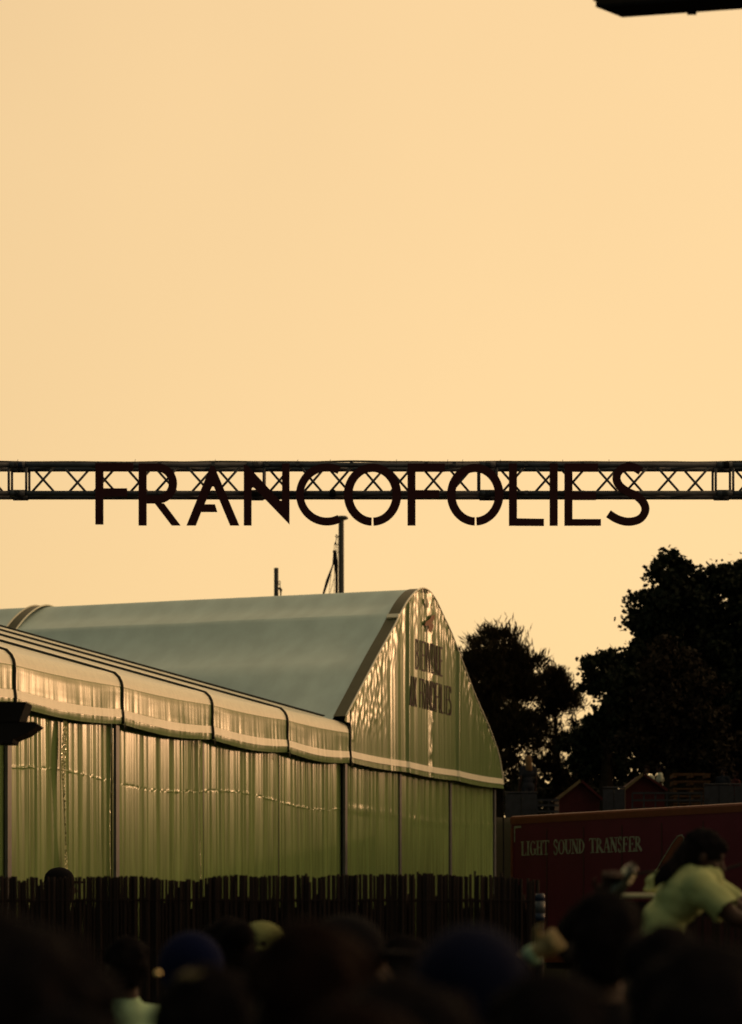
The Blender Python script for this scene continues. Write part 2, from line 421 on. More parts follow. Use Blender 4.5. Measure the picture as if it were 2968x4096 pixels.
# lower gable wall in three bays
for k, (a0, a1) in enumerate(((0.16, 3.30), (3.42, 6.66), (6.78, 9.92))):
    def lf(a, b):
        u = a0+(a1-a0)*a; z = 0.03+4.92*b
        f = 0.016*math.sin(u*15+2.5*n1(u*1.1, 32))+0.016*n1(u*6, 31)+0.008*n1(u*22, 33)
        f *= 0.7+0.6*n2(u*0.8, z*0.25, 13)
        zc = 4.0+0.05*math.sin(u*0.9); d = (z-zc)/0.03
        f -= 0.016*math.exp(-d*d)*(0.5+0.9*n1(u*12, 3))
        return (u, 0.16+f, z)
    MB().grid(150, 70, lf).build('wall_curtain', M['greencurtain'], gab, smooth=True)
for u in (0.10, 3.36, 6.72, 10.02):
    MB().box((u, 0.15, 2.45), (0.12, 0.06, 4.88)).build('post', M['post'], gab)
MB().box((5.0, 0.10, 4.985), (9.9, 0.05, 0.05)).build('eave_rail', M['piping'], gab)
# roof skin: extruded outline with cushioned (scalloped) panels between seams
LEN = 26.0
def arc_pts(off=0.0, pillow=True):
    seams = []
    for x, y in ((1340, 2945), (1490, 2660), (1600, 2455), (1690, 2356), (1800, 2530), (1897, 2783), (2010, 3140)):
        seams.append(uz(x, y)[0])
    out = []
    for i, p in enumerate(GC):
        a = GC[max(0, i-1)]; b = GC[min(len(GC)-1, i+1)]
        t = (b-a).normalized(); n = Vector((-t.y, t.x))
        h = off
        if pillow:
            for s0, s1 in zip(seams[:-1], seams[1:]):
                if s0 <= p.x <= s1: h -= 0.17*math.sin(math.pi*((p.x-s0)/(s1-s0)))
        out.append((p.x+n.x*h, p.y+n.y*h))
    return out
AP0 = arc_pts(0.0, False); AP1 = arc_pts(0.0, True)
ns = 60
m = MB()
def roof_fn(a, b):
    k = int(round(b*(len(AP1)-1))); s = 0.24+(LEN-0.24)*a
    ph = ((s-0.24) % 8.7)/8.7
    t = min(1.0, 2.2*math.sin(math.pi*ph)**0.5)
    u = AP0[k][0]*(1-t)+AP1[k][0]*t; z = AP0[k][1]*(1-t)+AP1[k][1]*t
    return (u, s, z+0.01*n2(s*0.7, u, 3))
m.grid(120, len(AP1)-1, roof_fn).build('roof_skin', M['roofpvc'], gab, smooth=True)
for j, s0 in enumerate((0.0, 8.86, 17.6)):
    AB = arc_pts(0.03 if j else 0.012, False)
    if j == 0: AB = [p for p in AB if not (p[0] < 0.5 and p[1] < 5.78)]
    MB().grid(1, len(AB)-1, lambda a, b: (AB[int(round(b*(len(AB)-1)))][0], s0-0.02+0.27*a, AB[int(round(b*(len(AB)-1)))][1])).build('arch_band', M['greendark'], gab, smooth=True)
    MB().tube([(p[0], s0-0.02, p[1]+0.005) for p in AB], 0.019, 8).build('arch_edge', M['cream'], gab, smooth=True)
    if j:
        MB().tube([(p[0], s0+0.26, p[1]+0.005) for p in AB], 0.022, 8).build('arch_edge', M['cream'], gab, smooth=True)
# clip on the front band
cu, cz = uz(1592, 2470)
MB().box((cu-0.02, 0.10, cz+0.03), (0.09, 0.26, 0.05), Matrix.Rotation(R(-55), 3, 'Y')).build('clip', M['cream'], gab)
MB().prism([(U_L, 0.02), (U_R, 0.02)]+[(p[0], p[1]-0.03) for p in reversed(AP0)], lambda p, d: (p[0], d, p[1]), LEN-0.06, LEN-0.02).build('rear_wall', M['greencurtain'], gab)
MB().box((U_R-0.02, LEN/2+0.1, 2.5), (0.05, LEN-0.5, 5.0)).build('side_wall', M['greencurtain'], gab)
MB().box((U_L+0.02, LEN/2+8.4, 2.6), (0.05, LEN-17.3, 5.4)).build('side_wall', M['greencurtain'], gab)
MB().tube([(U_R+0.04, 0.0, 4.93), (U_R+0.10, 0.0, 3.4), (U_R+0.16, 0.05, 0.02)], 0.018, 6).build('guy_pole', M['black'], gab)
# torn taped patch and vents high on the gable
def patch(poly, name, mt, off):
    pl = [uz(x, y) for x, y in poly]
    MB().prism(pl, lambda p, d: (p[0], -0.02+gdi(p[0], p[1])-d, p[1]), off, off+0.006).build(name, mt, front)
patch([(1705, 2478), (1710, 2465), (1722, 2458), (1721, 2475), (1712, 2490), (1718, 2505), (1708, 2530), (1699, 2525), (1700, 2503), (1686, 2503), (1689, 2487)], 'torn_patch', M['tear'], 0.05)
patch([(1683, 2360), (1690, 2360), (1690, 2372), (1683, 2370)], 'vent_flap', M['black'], 0.03)
patch([(1695, 2362), (1700, 2364), (1703, 2375), (1697, 2372)], 'vent_flap', M['black'], 0.03)
patch([(1690, 2388), (1697, 2400), (1702, 2418), (1701, 2432), (1695, 2430), (1692, 2410)], 'zip_gap', M['greendark'], 0.05)

# stroke alphabet used for lettering: polylines on a 0..1 box
AL = {
 'A': [[(0,0),(0.5,1),(1,0)],[(0.2,0.36),(0.8,0.36)]],
 'B': [[(0,0),(0,1),(0.65,1),(0.9,0.87),(0.9,0.65),(0.65,0.53),(0,0.53)],[(0.65,0.53),(1,0.4),(1,0.13),(0.7,0),(0,0)]],
 'C': [[(1,0.82),(0.75,1),(0.25,1),(0,0.8),(0,0.2),(0.25,0),(0.75,0),(1,0.18)]],
 'D': [[(0,0),(0,1),(0.6,1),(1,0.75),(1,0.25),(0.6,0),(0,0)]],
 'E': [[(1,1),(0,1),(0,0),(1,0)],[(0,0.53),(0.8,0.53)]],
 'F': [[(1,1),(0,1),(0,0)],[(0,0.53),(0.8,0.53)]],
 'G': [[(1,0.82),(0.75,1),(0.25,1),(0,0.8),(0,0.2),(0.25,0),(0.75,0),(1,0.15),(1,0.45),(0.6,0.45)]],
 'H': [[(0,0),(0,1)],[(1,0),(1,1)],[(0,0.53),(1,0.53)]],
 'I': [[(0.5,0),(0.5,1)]],
 'L': [[(0,1),(0,0),(1,0)]],
 'N': [[(0,0),(0,1),(1,0),(1,1)]],
 'O': [[(0.5,1),(0.12,0.85),(0,0.5),(0.12,0.15),(0.5,0),(0.88,0.15),(1,0.5),(0.88,0.85),(0.5,1)]],
 'R': [[(0,0),(0,1),(0.7,1),(1,0.85),(1,0.63),(0.7,0.5),(0,0.5)],[(0.5,0.5),(1,0)]],
 'S': [[(1,0.83),(0.75,1),(0.25,1),(0,0.85),(0,0.65),(0.25,0.53),(0.75,0.47),(1,0.35),(1,0.15),(0.75,0),(0.25,0),(0,0.17)]],
 'T': [[(0,1),(1,1)],[(0.5,1),(0.5,0)]],
 'U': [[(0,1),(0,0.2),(0.25,0),(0.75,0),(1,0.2),(1,1)]],
 'V': [[(0,1),(0.5,0),(1,1)]],
 'X': [[(0,0),(1,1)],[(0,1),(1,0)]],
}
def letter(mb, ch, x0, y0, w, h, tw, tr, d0, d1, nsub=6, dz=0.0006):
    if ch == 'I': x0 -= 0.0
    for li, pl in enumerate(AL[ch]):
        for si, (a, b) in enumerate(zip(pl[:-1], pl[1:])):
            p = Vector((x0+a[0]*w, y0+a[1]*h)); q = Vector((x0+b[0]*w, y0+b[1]*h))
            t = (q-p); L = t.length
            if L < 1e-6: continue
            t /= L; nrm = Vector((-t.y, t.x))*tw/2; e = t*tw*0.42
            k = max(1, int(L/h*nsub))
            dd = dz*((si+li*3) % 5)             # keep overlapping strokes off one plane
            A = p-e; B = q+e
            for c in range(k):
                s0 = A+(B-A)*(c/k); s1 = A+(B-A)*((c+1)/k)
                mb.prism([s0+nrm, s1+nrm, s1-nrm, s0-nrm], tr, d0, d1+dd)
def gable_line(txt, xa, xb, yt, yb, lab):
    (ua, _), (ub, _) = uz(xa, 2700), uz(xb, 2700)
    zt = 0.5*(uz(xa, yt[0])[1]+uz(xb, yt[1])[1]); zb = 0.5*(uz(xa, yb[0])[1]+uz(xb, yb[1])[1])
    n = len(txt); cw = (ub-ua)/n
    for i, ch in enumerate(txt):
        if ch == ' ': continue
        mb = MB()
        letter(mb, ch, ua+cw*i+0.02, zb, cw*0.66, zt-zb, 0.036, lambda p, d: (p[0], -0.02+gdi(p[0], p[1])-d, p[1]), 0.006, 0.014, nsub=14)
        mb.build('lettering', M['print'], front)
gable_line('BIENVENUE', 1658, 1766, (2560, 2592), (2672, 2705), '')
gable_line('AUX FRANCOFOLIES', 1629, 1801, (2705, 2750), (2815, 2862), '')

# ------------------------------------------------------------------ masts behind the marquees
def mast(x0, x1, ytop, Y, name, label, disc):
    p = at((x0+x1)/2, ytop, Y); r = (x1-x0)/2*Y/F_PX
    o = empty(name, (p.x, Y, 0)); tag(o, label, 'mast', 'masts behind the tents')
    MB().tube([(0, 0, 0), (0, 0, p.z*0.5), (0, 0, p.z)], [r*1.15, r*1.05, r], 16).build('pole', M['steel'], o, smooth=False)
    if disc: MB().lathe([(r*1.2, 0), (r*2.1, 0.03), (r*2.2, 0.07), (r*1.6, 0.11)], (r*0.35, 0, p.z-0.03), 20).build('cap_plate', M['steel'], o, smooth=True)
    return o, p, r
YM = 74.0; kM = YM/F_PX
o, p, r = mast(1354, 1376, 2076, YM, 'rigging_mast', 'tall dark mast with disc cap and rope tackle behind the tent ridge', True)
def mp(x, y): return ((x-1365)*kM, -0.12, p.z+(2076-y)*kM)
MB().tube([mp(1350, 2146), mp(1344, 2141), mp(1342, 2148), mp(1348, 2152), mp(1354, 2147)], 0.018, 6).build('shackle', M['black'], o, smooth=True)
MB().tube([mp(1346, 2150), mp(1345, 2162), mp(1343, 2172)], 0.012, 6).build('chain', M['black'], o)
MB().tube([mp(1343, 2170), mp(1342, 2176), mp(1342, 2181)], [0.01, 0.034, 0.03], 8).build('pulley_block', M['black'], o, smooth=True)
for a, b in (((1338, 2180), (1336, 2206)), ((1343, 2180), (1342, 2206)), ((1347, 2178), (1347, 2212))):
    MB().tube([mp(*a), mp(*b)], 0.008, 5).build('rope', M['black'], o)
MB().tube([mp(1338, 2204), mp(1339, 2214)], 0.05, 8).build('pulley_block', M['black'], o, smooth=True)
MB().tube([mp(1340, 2212), mp(1337, 2240), mp(1332, 2262), mp(1310, 2325), mp(1294, 2378), mp(1280, 2420)], [0.05, 0.045, 0.02, 0.045, 0.03, 0.03], 8).build('furled_line', M['black'], o, smooth=True)
MB().tube([mp(1340, 2212), mp(1343, 2250), mp(1346, 2300), mp(1346, 2420)], [0.05, 0.06, 0.036, 0.036], 8).build('furled_line', M['black'], o, smooth=True)
for a, b in (((1338, 2310), (1308, 2420)), ((1338, 2240), (1336, 2420)), ((1352, 2150), (1351, 2420)), ((1324, 2300), (1312, 2420))):
    MB().tube([mp(*a), mp(*b)], 0.008, 5).build('rope', M['black'], o)
for yy in (2180, 2212, 2266):
    MB().tube([mp(1355, yy), mp(1349, yy+3)], 0.012, 5).build('cleat', M['black'], o)
o, p, r = mast(1096, 1114, 2272, YM, 'rigging_mast', 'shorter dark mast with flat top poking above the tent ridge', False)
def mp2(x, y): return ((x-1105)*kM, -0.12, p.z+(2272-y)*kM)
MB().tube([mp2(1114, 2330), mp2(1120, 2326), mp2(1122, 2334), mp2(1117, 2340), mp2(1114, 2334)], 0.014, 6).build('shackle', M['black'], o)
MB().tube([mp2(1120, 2338), mp2(1122, 2354)], 0.012, 6).build('chain', M['black'], o)
MB().tube([mp2(1114, 2356), mp2(1121, 2357), mp2(1125, 2362), mp2(1123, 2374)], [0.03, 0.04, 0.04, 0.02], 8).build('pulley_block', M['black'], o, smooth=True)
MB().tube([mp2(1124, 2370), mp2(1122, 2400), mp2(1118, 2440)], 0.02, 6).build('rope', M['black'], o)

# ------------------------------------------------------------------ truss carrying the sign
YT = 22.0; kT = YT/F_PX; WT = 0.20; RC = 0.0218
ZU = EYE+(HOR-1860)*kT; ZL = EYE+(HOR-1973)*kT
truss = empty('lighting_truss', (0, YT, ZL)); tag(truss, 'long dark lattice truss spanning the whole picture and carrying the sign letters', 'truss')
JX = [(x-1484)*kT for x in (-862, 70, 1020, 1952, 2898, 3830)]
def tl(x, y, z): return (x, y, z-ZL)
for si in range(len(JX)-1):
    xa, xb = JX[si]+0.02, JX[si+1]-0.02
    for y in (0, WT):
        for z in (ZU, ZL):
            MB().tube([tl(xa, y, z), tl(xb, y, z)], RC, 10).build('chord', M['alu'], truss, smooth=True)
            for e in (xa, xb):
                MB().tube([tl(e-0.045, y, z), tl(e+0.045, y, z)], RC+0.008, 10).build('coupler', M['alu'], truss, smooth=True)
        n = 7; va, vb = xa+0.055, xb-0.055
        for e in (va, vb):
            MB().tube([tl(e, y, ZL), tl(e, y, ZU)], 0.011, 8).build('upright', M['alu'], truss, smooth=True)
        step = (vb-va-0.03)/n
        for k in range(n):
            x0 = va+0.015+k*step
            up = (k % 2 == 0) ^ (y > 0)
            z0, z1 = (ZL, ZU) if up else (ZU, ZL)
            MB().tube([tl(x0+0.024, y, z0), tl(x0+step-0.024, y, z1)], 0.0105, 8).build('brace', M['alu'], truss, smooth=True)
    for z in (ZU, ZL):
        for k in range(5):
            x0 = xa+0.07+k*(xb-xa-0.14)/5; x1 = x0+(xb-xa-0.14)/5
            ya, yb = (0, WT) if k % 2 else (WT, 0)
            MB().tube([tl(x0, ya, z), tl(x1, yb, z)], 0.010, 6).build('brace', M['alu'], truss, smooth=True)
for xt in (JX[0]-0.15, JX[-1]+0.15):               # towers standing outside the picture
    for dx in (-0.12, 0.12):
        for dy in (-0.02, WT+0.02):
            MB().tube([tl(xt+dx, dy, 0), tl(xt+dx, dy, ZU+0.3)], RC, 8).build('tower_chord', M['alu'], truss)
    mb = MB()
    for k in range(14):
        z0 = 0.1+k*0.42; sgn = 1 if k % 2 else -1
        mb.tube([tl(xt-0.12*sgn, -0.02, z0), tl(xt+0.12*sgn, -0.02, z0+0.42)], 0.011, 6)
    mb.build('tower_lacing', M['alu'], truss)
    MB().box(tl(xt, WT/2, 0.03), (0.8, 0.8, 0.05)).build('base_plate', M['alu'], truss)
cab = empty('power_cable', (0, YT, ZU)); 
pts = []
for i in range(160):
    x = -3.3+6.6*i/159
    pts.append((x, 0.015, RC+0.006+0.011*max(0, n1(x*1.3, 2))+0.006*n1(x*3.1, 4)))
MB().tube(pts, 0.0085, 6).build('sheath', M['cable'], cab, smooth=True)
for x in (70, 540, 860, 1190, 1320, 1585, 1790, 1850, 2000, 2250, 2435):
    xx = (x-1484)*kT
    MB().tube([(xx, -0.026, -0.03), (xx, -0.012, 0.032), (xx+0.004, 0.0, 0.047)], 0.0022, 5).build('cable_tie', M['cable'], cab)
tag(cab, 'thin black cable tied along the top of the truss', 'cable')
for x, z, w_ in ((82, ZU, 0.05), (1330, ZL, 0.05), (2905, ZU, 0.06)):
    tp = MB(); tp.lathe([(RC+0.006, -w_/2), (RC+0.010, -w_/4), (RC+0.010, w_/4), (RC+0.006, w_/2)], (0, 0, 0), 12, mat=Matrix.Rotation(R(90), 3, 'Y'))
    oo = tp.build('tape_wrap', M['canblue'] if x == 82 else M['black'], truss, smooth=True); oo.location = tl((x-1484)*kT, 0, z)

# ------------------------------------------------------------------ FRANCOFOLIES letters
YL = YT-0.075; kL = YL/F_PX
def strip(center, rx0, ry0, rx1, ry1, a0, a1, n):
    out, inn = [], []
    for i in range(n+1):
        a = R(a0+(a1-a0)*i/n)
        out.append((center[0]+rx0*math.cos(a), center[1]-ry0*math.sin(a))); inn.append((center[0]+rx1*math.cos(a), center[1]-ry1*math.sin(a)))
    return out+inn[::-1]
def stroke(path, wd):
    L, Rr = [], []
    for i, p in enumerate(path):
        a = Vector(path[max(0, i-1)]); b = Vector(path[min(len(path)-1, i+1)]); t = (b-a).normalized(); n = Vector((-t.y, t.x))*wd/2
        L.append(tuple(Vector(p)+n)); Rr.append(tuple(Vector(p)-n))
    return L+Rr[::-1]
S_path = [tuple(p) for p in catmull([(2564, 1884), (2545, 1872), (2518, 1866), (2490, 1873), (2471, 1893), (2467, 1918), (2480, 1944), (2510, 1966), (2548, 1984), (2574, 2010), (2582, 2040), (2566, 2070), (2536, 2084), (2500, 2085), (2464, 2073), (2434, 2054)], 5)]
LET = [
 ('F', [[(381, 1851), (533, 1851), (533, 1883), (413, 1883), (413, 1953), (508, 1953), (508, 1986), (413, 1986), (413, 2097), (381, 2097)]]),
 ('R', [[(554, 1853), (586, 1853), (586, 2101), (554, 2101)],
        [(586.5, 1853), (630, 1853)]+[(630+78*math.sin(R(a)), 1933-80*math.cos(R(a))) for a in range(10, 171, 10)]+[(630, 2013), (586.5, 2013), (586.5, 1981), (628, 1981)]+[(628+47*math.sin(R(a)), 1933-48*math.cos(R(a))) for a in range(170, 9, -10)]+[(628, 1885), (586.5, 1885)],
        [(619, 2013.5), (656, 2013.5), (722, 2101), (686, 2101)]]),
 ('A', [[(843, 1862), (856, 1862), (957, 2101), (920, 2101), (856, 1948), (851, 1943), (846, 1948), (817, 2017), (860, 2017), (869, 2047), (804, 2047), (783, 2101), (746, 2101)]]),
 ('N', [[(975, 1858), (990, 1862), (1120, 2002), (1125, 2003), (1128, 1998), (1128, 1853), (1158, 1853), (1158, 2097), (1016, 1950), (1010, 1948), (1006, 1954), (1006, 2101), (975, 2101)]]),
 ('C', [strip((1308, 1977), 124, 124, 93, 93, 63, 297, 40)]),
 ('O', [strip((1490, 1978), 115, 124, 80, 92, 268, -88.0, 60)]),
 ('F', [[(1630, 1853), (1780, 1853), (1780, 1886), (1662, 1886), (1662, 1960), (1757, 1960), (1757, 1992), (1662, 1992), (1662, 2101), (1630, 2101)]]),
 ('O', [strip((1901, 1978), 113, 123, 79, 91, 269, -87.0, 60)]),
 ('L', [[(2036, 1853), (2068, 1853), (2068, 2073), (2176, 2075), (2176, 2103), (2036, 2102)]]),
 ('I', [[(2199, 1853), (2231, 1853), (2231, 2102), (2199, 2102)]]),
 ('E', [[(2258, 1853), (2392, 1853), (2392, 1886), (2290, 1886), (2290, 1968), (2384, 1968), (2384, 1999), (2290, 1999), (2290, 2076), (2404, 2076), (2404, 2102), (2258, 2102)]]),
 ('S', [stroke(S_path, 32)]),
]
LNAME = ['the first letter F above the left of the tent', 'the letter R between F and A', 'the letter A with its short crossbar', 'the letter N with pointed foot', 'the letter C touching the mast top',
         'the first split letter O', 'the second letter F between the two split letters O', 'the second split letter O, before the L', 'the letter L', 'the plain bar letter I', 'the letter E', 'the last letter S']
for (ch, polys), lab in zip(LET, LNAME):
    allx = [p[0] for q in polys for p in q]; cx = 0.5*(min(allx)+max(allx))
    mb = MB()
    for q in polys:
        mb.prism(q, lambda p, d: ((p[0]-cx)*kL, d, (2102-p[1])*kL), 0.0, 0.022)
    base = at(cx, 2102, YL)
    o = mb.build('sign_letter', M['maroon'])
    o.location = base
    tag(o, 'dark maroon sign board shaped as '+lab, 'sign letter', 'letters of the sign on the truss')
    # clamp that holds the letter to the chord
    for zz in (ZU, ZL):
        MB().box((0 if ch not in 'OC' else -0.18, 0.035, zz-base.z), (0.03, 0.03, 0.03)).build('clamp', M['alu'], o)

# ------------------------------------------------------------------ dark panel overhead, top right
A = at(2383, 28, 14.0); B = at(2490, 70, 14.162)
d1 = Vector((0.98, -0.2, 0)).normalized(); dv = (Vector((B.x-A.x, B.y-A.y, 0)))
pan = empty('overhead_panel', (A.x, A.y, A.z)); tag(pan, 'dark box shaped panel overhanging the top right corner of the picture', 'panel')
dep = dv; Lp = 2.6; Hp = 1.3
def pq(a, b, z): return d1*a+dep*b+Vector((0, 0, z))
mb = MB(); mb.add([pq(0, 0, 0), pq(Lp, 0, 0), pq(Lp*1.0, 1, 0), pq(0, 1, 0), pq(0, 0, Hp), pq(Lp, 0, Hp), pq(Lp, 1, Hp), pq(0, 1, Hp)],
       [(0,3,2,1),(4,5,6,7),(0,1,5,4),(1,2,6,5),(2,3,7,6),(3,0,4,7)])
mb.build('casing', M['black'], pan)
mb = MB(); mb.add([pq(0.01, -0.02, 0.012), pq(Lp, -0.02, 0.012), pq(Lp, -0.02, Hp-0.02), pq(0.01, -0.02, Hp-0.02), pq(0.01, -0.005, 0.012), pq(Lp, -0.005, 0.012), pq(Lp, -0.005, Hp-0.02), pq(0.01, -0.005, Hp-0.02)],
       [(0,1,2,3),(7,6,5,4),(0,4,5,1),(1,5,6,2),(2,6,7,3),(3,7,4,0)])
mb.build('front_sheet', M['panelgrey'], pan)
MB().box(pq(-0.006, 0.0, 0.06), (0.014, 0.02, 0.05)).build('latch', M['black'], pan)
for t in (0.38, 0.72):
    MB().box(pq(t, 1.01, -0.003), (0.05, 0.02, 0.012)).build('rivet_plate', M['black'], pan)
for sx in (1.6, 2.45):
    b = pq(sx, 0.5, 0); MB().tube([(b.x, b.y, -A.z), (b.x, b.y, 0.02)], 0.05, 10).build('support_post', M['black'], pan)

# ------------------------------------------------------------------ floodlight at the left edge
YF = 18.0; kF = YF/F_PX
fl = empty('floodlight', (at(-190, 0, YF).x, YF, 0)); tag(fl, 'black floodlight with angled flaps jutting in at the left edge', 'floodlight')
fx = fl.location.x
def fp(x, y, d): q = at(x, y, YF); return (q.x-fx, d, q.z)
def fprism(poly, d0, d1, name):
    MB().prism(poly, lambda p, d: fp(p[0], p[1], d), d0, d1).build(name, M['black'], fl)
fprism([(-120, 2812), (118, 2815), (90, 2893), (-120, 2896)], -0.16, 0.16, 'housing')
fprism([(-120, 2896.5), (150, 2893.5), (165, 2906), (118, 2940), (65, 2962), (60, 2977), (-120, 2975)], -0.15, 0.15, 'flap')
MB().tube([fp(24, 2972, -0.16), fp(0, 2993, -0.16), fp(-60, 3050, -0.15), fp(-170, 3120, -0.02)], 0.006, 6).build('lead', M['cable'], fl)
MB().tube([(0, 0, 0), (0, 0, fp(0, 2790, 0)[2])], 0.035, 12).build('stand', M['black'], fl)
MB().box(fp(-150, 2870, 0), (0.14, 0.05, 0.08)).build('bracket', M['black'], fl)
MB().lathe([(0.35, 0), (0.35, 0.03), (0.06, 0.06)], (0, 0, 0), 20).build('base', M['black'], fl)

# ------------------------------------------------------------------ cane fence
YFE = 17.0; kE = YFE/F_PX
fence = empty('cane_fence', (at(1050, 0, YFE).x, YFE, 0)); tag(fence, 'dark screen fence of upright split canes in front of the marquees', 'fence')
fx0 = fence.location.x
random.seed(11)
cane_meshes = []
for k in range(6):
    mb = MB(); rr = 0.0105
    pts = []; rad = []
    for j in range(7):
        z = j/6; pts.append((0.004*n1(z*3, k), 0.003*n1(z*3, k+9), z)); rad.append(rr*(1.0+0.08*n1(z*7, k+3)))
    mb.tube(pts, rad, 7)
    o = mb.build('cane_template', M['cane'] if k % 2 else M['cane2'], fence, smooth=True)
    cane_meshes.append(o.data); bpy.data.objects.remove(o)
# tops read off the photograph: (x, y)
TOPS = [(-60, 3508), (0, 3506), (60, 3508), (72, 3530), (92, 3530), (100, 3512), (118, 3508), (130, 3512), (160, 3512), (168, 3535), (178, 3535), (185, 3512), (310, 3508), (420, 3507), (560, 3506), (600, 3512), (640, 3515), (660, 3520),
        (690, 3522), (760, 3520), (775, 3525), (800, 3518), (860, 3506), (960, 3500), (1010, 3508), (1060, 3503), (1100, 3504), (1180, 3503), (1260, 3506), (1300, 3500), (1420, 3497), (1560, 3500), (1700, 3495), (1800, 3500), (1950, 3503), (2000, 3508), (2080, 3515), (2140, 3520)]
def top_y(x):
    for (a, ya), (b, yb) in zip(TOPS[:-1], TOPS[1:]):
        if a <= x <= b: return ya+(yb-ya)*(x-a)/(b-a)
    return 3508
x = -70.0; cnt = 0
rnd = random.Random(5)
while x < 2142:
    wpx = rnd.uniform(8, 13.5) if rnd.random() < 0.85 else rnd.uniform(13, 17)
    ty = top_y(max(-60, x))+rnd.uniform(-4, 6)
    if rnd.random() < 0.07: ty += rnd.uniform(12, 32)
    if rnd.random() < 0.04: ty -= rnd.uniform(6, 16)
    p = at(x+wpx/2, ty, YFE)
    o = bpy.data.objects.new('cane', cane_meshes[cnt % 6]); C.objects.link(o); o.parent = fence
    o.location = (p.x-fx0, rnd.uniform(-0.012, 0.012), 0.0)
    s = wpx*kE/2/0.0105
    o.scale = (s, min(s, 1.2), p.z); o.rotation_euler = (rnd.uniform(-0.004, 0.004), rnd.gauss(0, 0.0024), rnd.choice((0, math.pi))+rnd.uniform(-0.3, 0.3))
    cnt += 1
    x += wpx*(rnd.uniform(0.58, 0.76) if rnd.random() < 0.965 else 1.15)
bk = MB(); x = -70.0                                  # second, shorter layer of canes behind
while x < 2138:
    wpx = rnd.uniform(8, 15); p = at(x+wpx/2, 3575+rnd.uniform(0, 60), YFE)
    bk.tube([(p.x-fx0, 0.036, 0.0), (p.x-fx0+rnd.gauss(0, 0.003), 0.036, p.z)], wpx*kE/2, 6)
    x += wpx*(0.9 if rnd.random() < 0.80 else 1.25)
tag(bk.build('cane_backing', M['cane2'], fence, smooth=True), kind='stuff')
for yy in (3602, 3800, 4000):
    p0 = at(-170, yy, YFE); p1 = at(2140, yy, YFE)
    for dy in (-0.022, 0.022):
        mb = MB(); pts = []
        for i in range(120):
            t = i/119; pts.append((p0.x-fx0+(p1.x-p0.x)*t, dy if dy < 0 else 0.060, p0.z+0.006*n1(t*30, yy)))
        mb.tube(pts, 0.0035 if dy < 0 else 0.012, 5).build('binding_wire' if dy < 0 else 'batten', M['cane2'], fence)
for xx in (-100, 700, 1450, 2128):
    p = at(xx, 3560, YFE); MB().box((p.x-fx0, 0.105, p.z/2-0.06), (0.06, 0.06, p.z-0.12)).build('post', M['cane2'], fence)

# can standing on a post at the fence's end
cp = at(2160, 3690, YFE-0.35)
po = empty('stake', (cp.x, cp.y, 0)); tag(po, 'short dark stake at the right end of the cane fence', 'stake')
MB().tube([(0, 0, 0), (0, 0, cp.z)], 0.026, 10).build('shaft', M['black'], po, smooth=True)
MB().lathe([(0.034, 0), (0.034, 0.012)], (0, 0, cp.z), 12).build('cap', M['black'], po)
can = empty('drink_can', (cp.x, cp.y, cp.z+0.012)); tag(can, 'blue and grey drink can standing on the stake at the fence end', 'can')
hc = (3690-3584)*kE
MB().lathe([(0.024, 0), (0.032, 0.012), (0.032, hc*0.28)], (0, 0, 0), 18).build('base_band', M['canblue'], can, smooth=True)
MB().lathe([(0.0325, hc*0.28), (0.0325, hc*0.72)], (0, 0, 0), 18).build('label_band', M['cangrey'], can, smooth=True)
MB().lathe([(0.032, hc*0.72), (0.032, hc*0.93), (0.026, hc)], (0, 0, 0), 18).build('top_band', M['canblue'], can, smooth=True)

# ------------------------------------------------------------------ red trailer
TL = Vector((2.96, 54.0, 0)); TD = Vector((0.5547, -0.832, 0)); 
tr = empty('semi_trailer', TL, math.atan2(TD.y, TD.x)); tag(tr, 'dark red box trailer with pale serif lettering parked right of the marquee', 'trailer')
ZT = at(2045, 3265, 54).z; LT = 13.6; WTr = 2.5
# local x along the visible side, local y points away from camera side
mb = MB(); mb.box((LT/2, WTr/2, (1.0+ZT)/2-0.05), (LT, WTr, ZT-1.1-0.0))
mb.build('box_body', M['red'], tr)
mb = MB(); rl = [(0.0, ZT-0.19), (-0.012, ZT-0.06), (0.01, ZT-0.02), (0.06, ZT)]
mb.prism([(-0.014, ZT-0.17), (-0.020, ZT-0.05), (0.0, ZT-0.012), (0.05, ZT+0.004), (0.05, ZT-0.17)], lambda p, d: (d, p[0], p[1]), -0.02, LT)
mb.build('top_rail', M['redrail'], tr)
for k in range(1, 11):
    MB().box((k*1.22, -0.003, (1.0+ZT)/2-0.1), (0.035, 0.006, ZT-1.4)).build('panel_seam', M['redseam'], tr)
for k in range(6):
    MB().box((0.9+k*2.3, -0.012, 1.18), (0.10, 0.02, 0.04)).build('side_marker', M['trailertext'], tr)
MB().box((0.035, -0.012, (1.0+ZT)/2-0.1), (0.07, 0.02, ZT-1.3)).build('corner_trim', M['redrail'], tr)
MB().box((LT/2, 0.0, 1.05), (LT, 0.04, 0.14)).build('bottom_rail', M['redrail'], tr)
mb = MB(); mb.box((0.22, -0.004, ZT-0.235), (0.24, 0.008, 0.045)); mb.box((0.115, -0.0045, ZT-0.40), (0.03, 0.007, 0.30))
mb.build('corner_marker', M['trailertext'], tr)
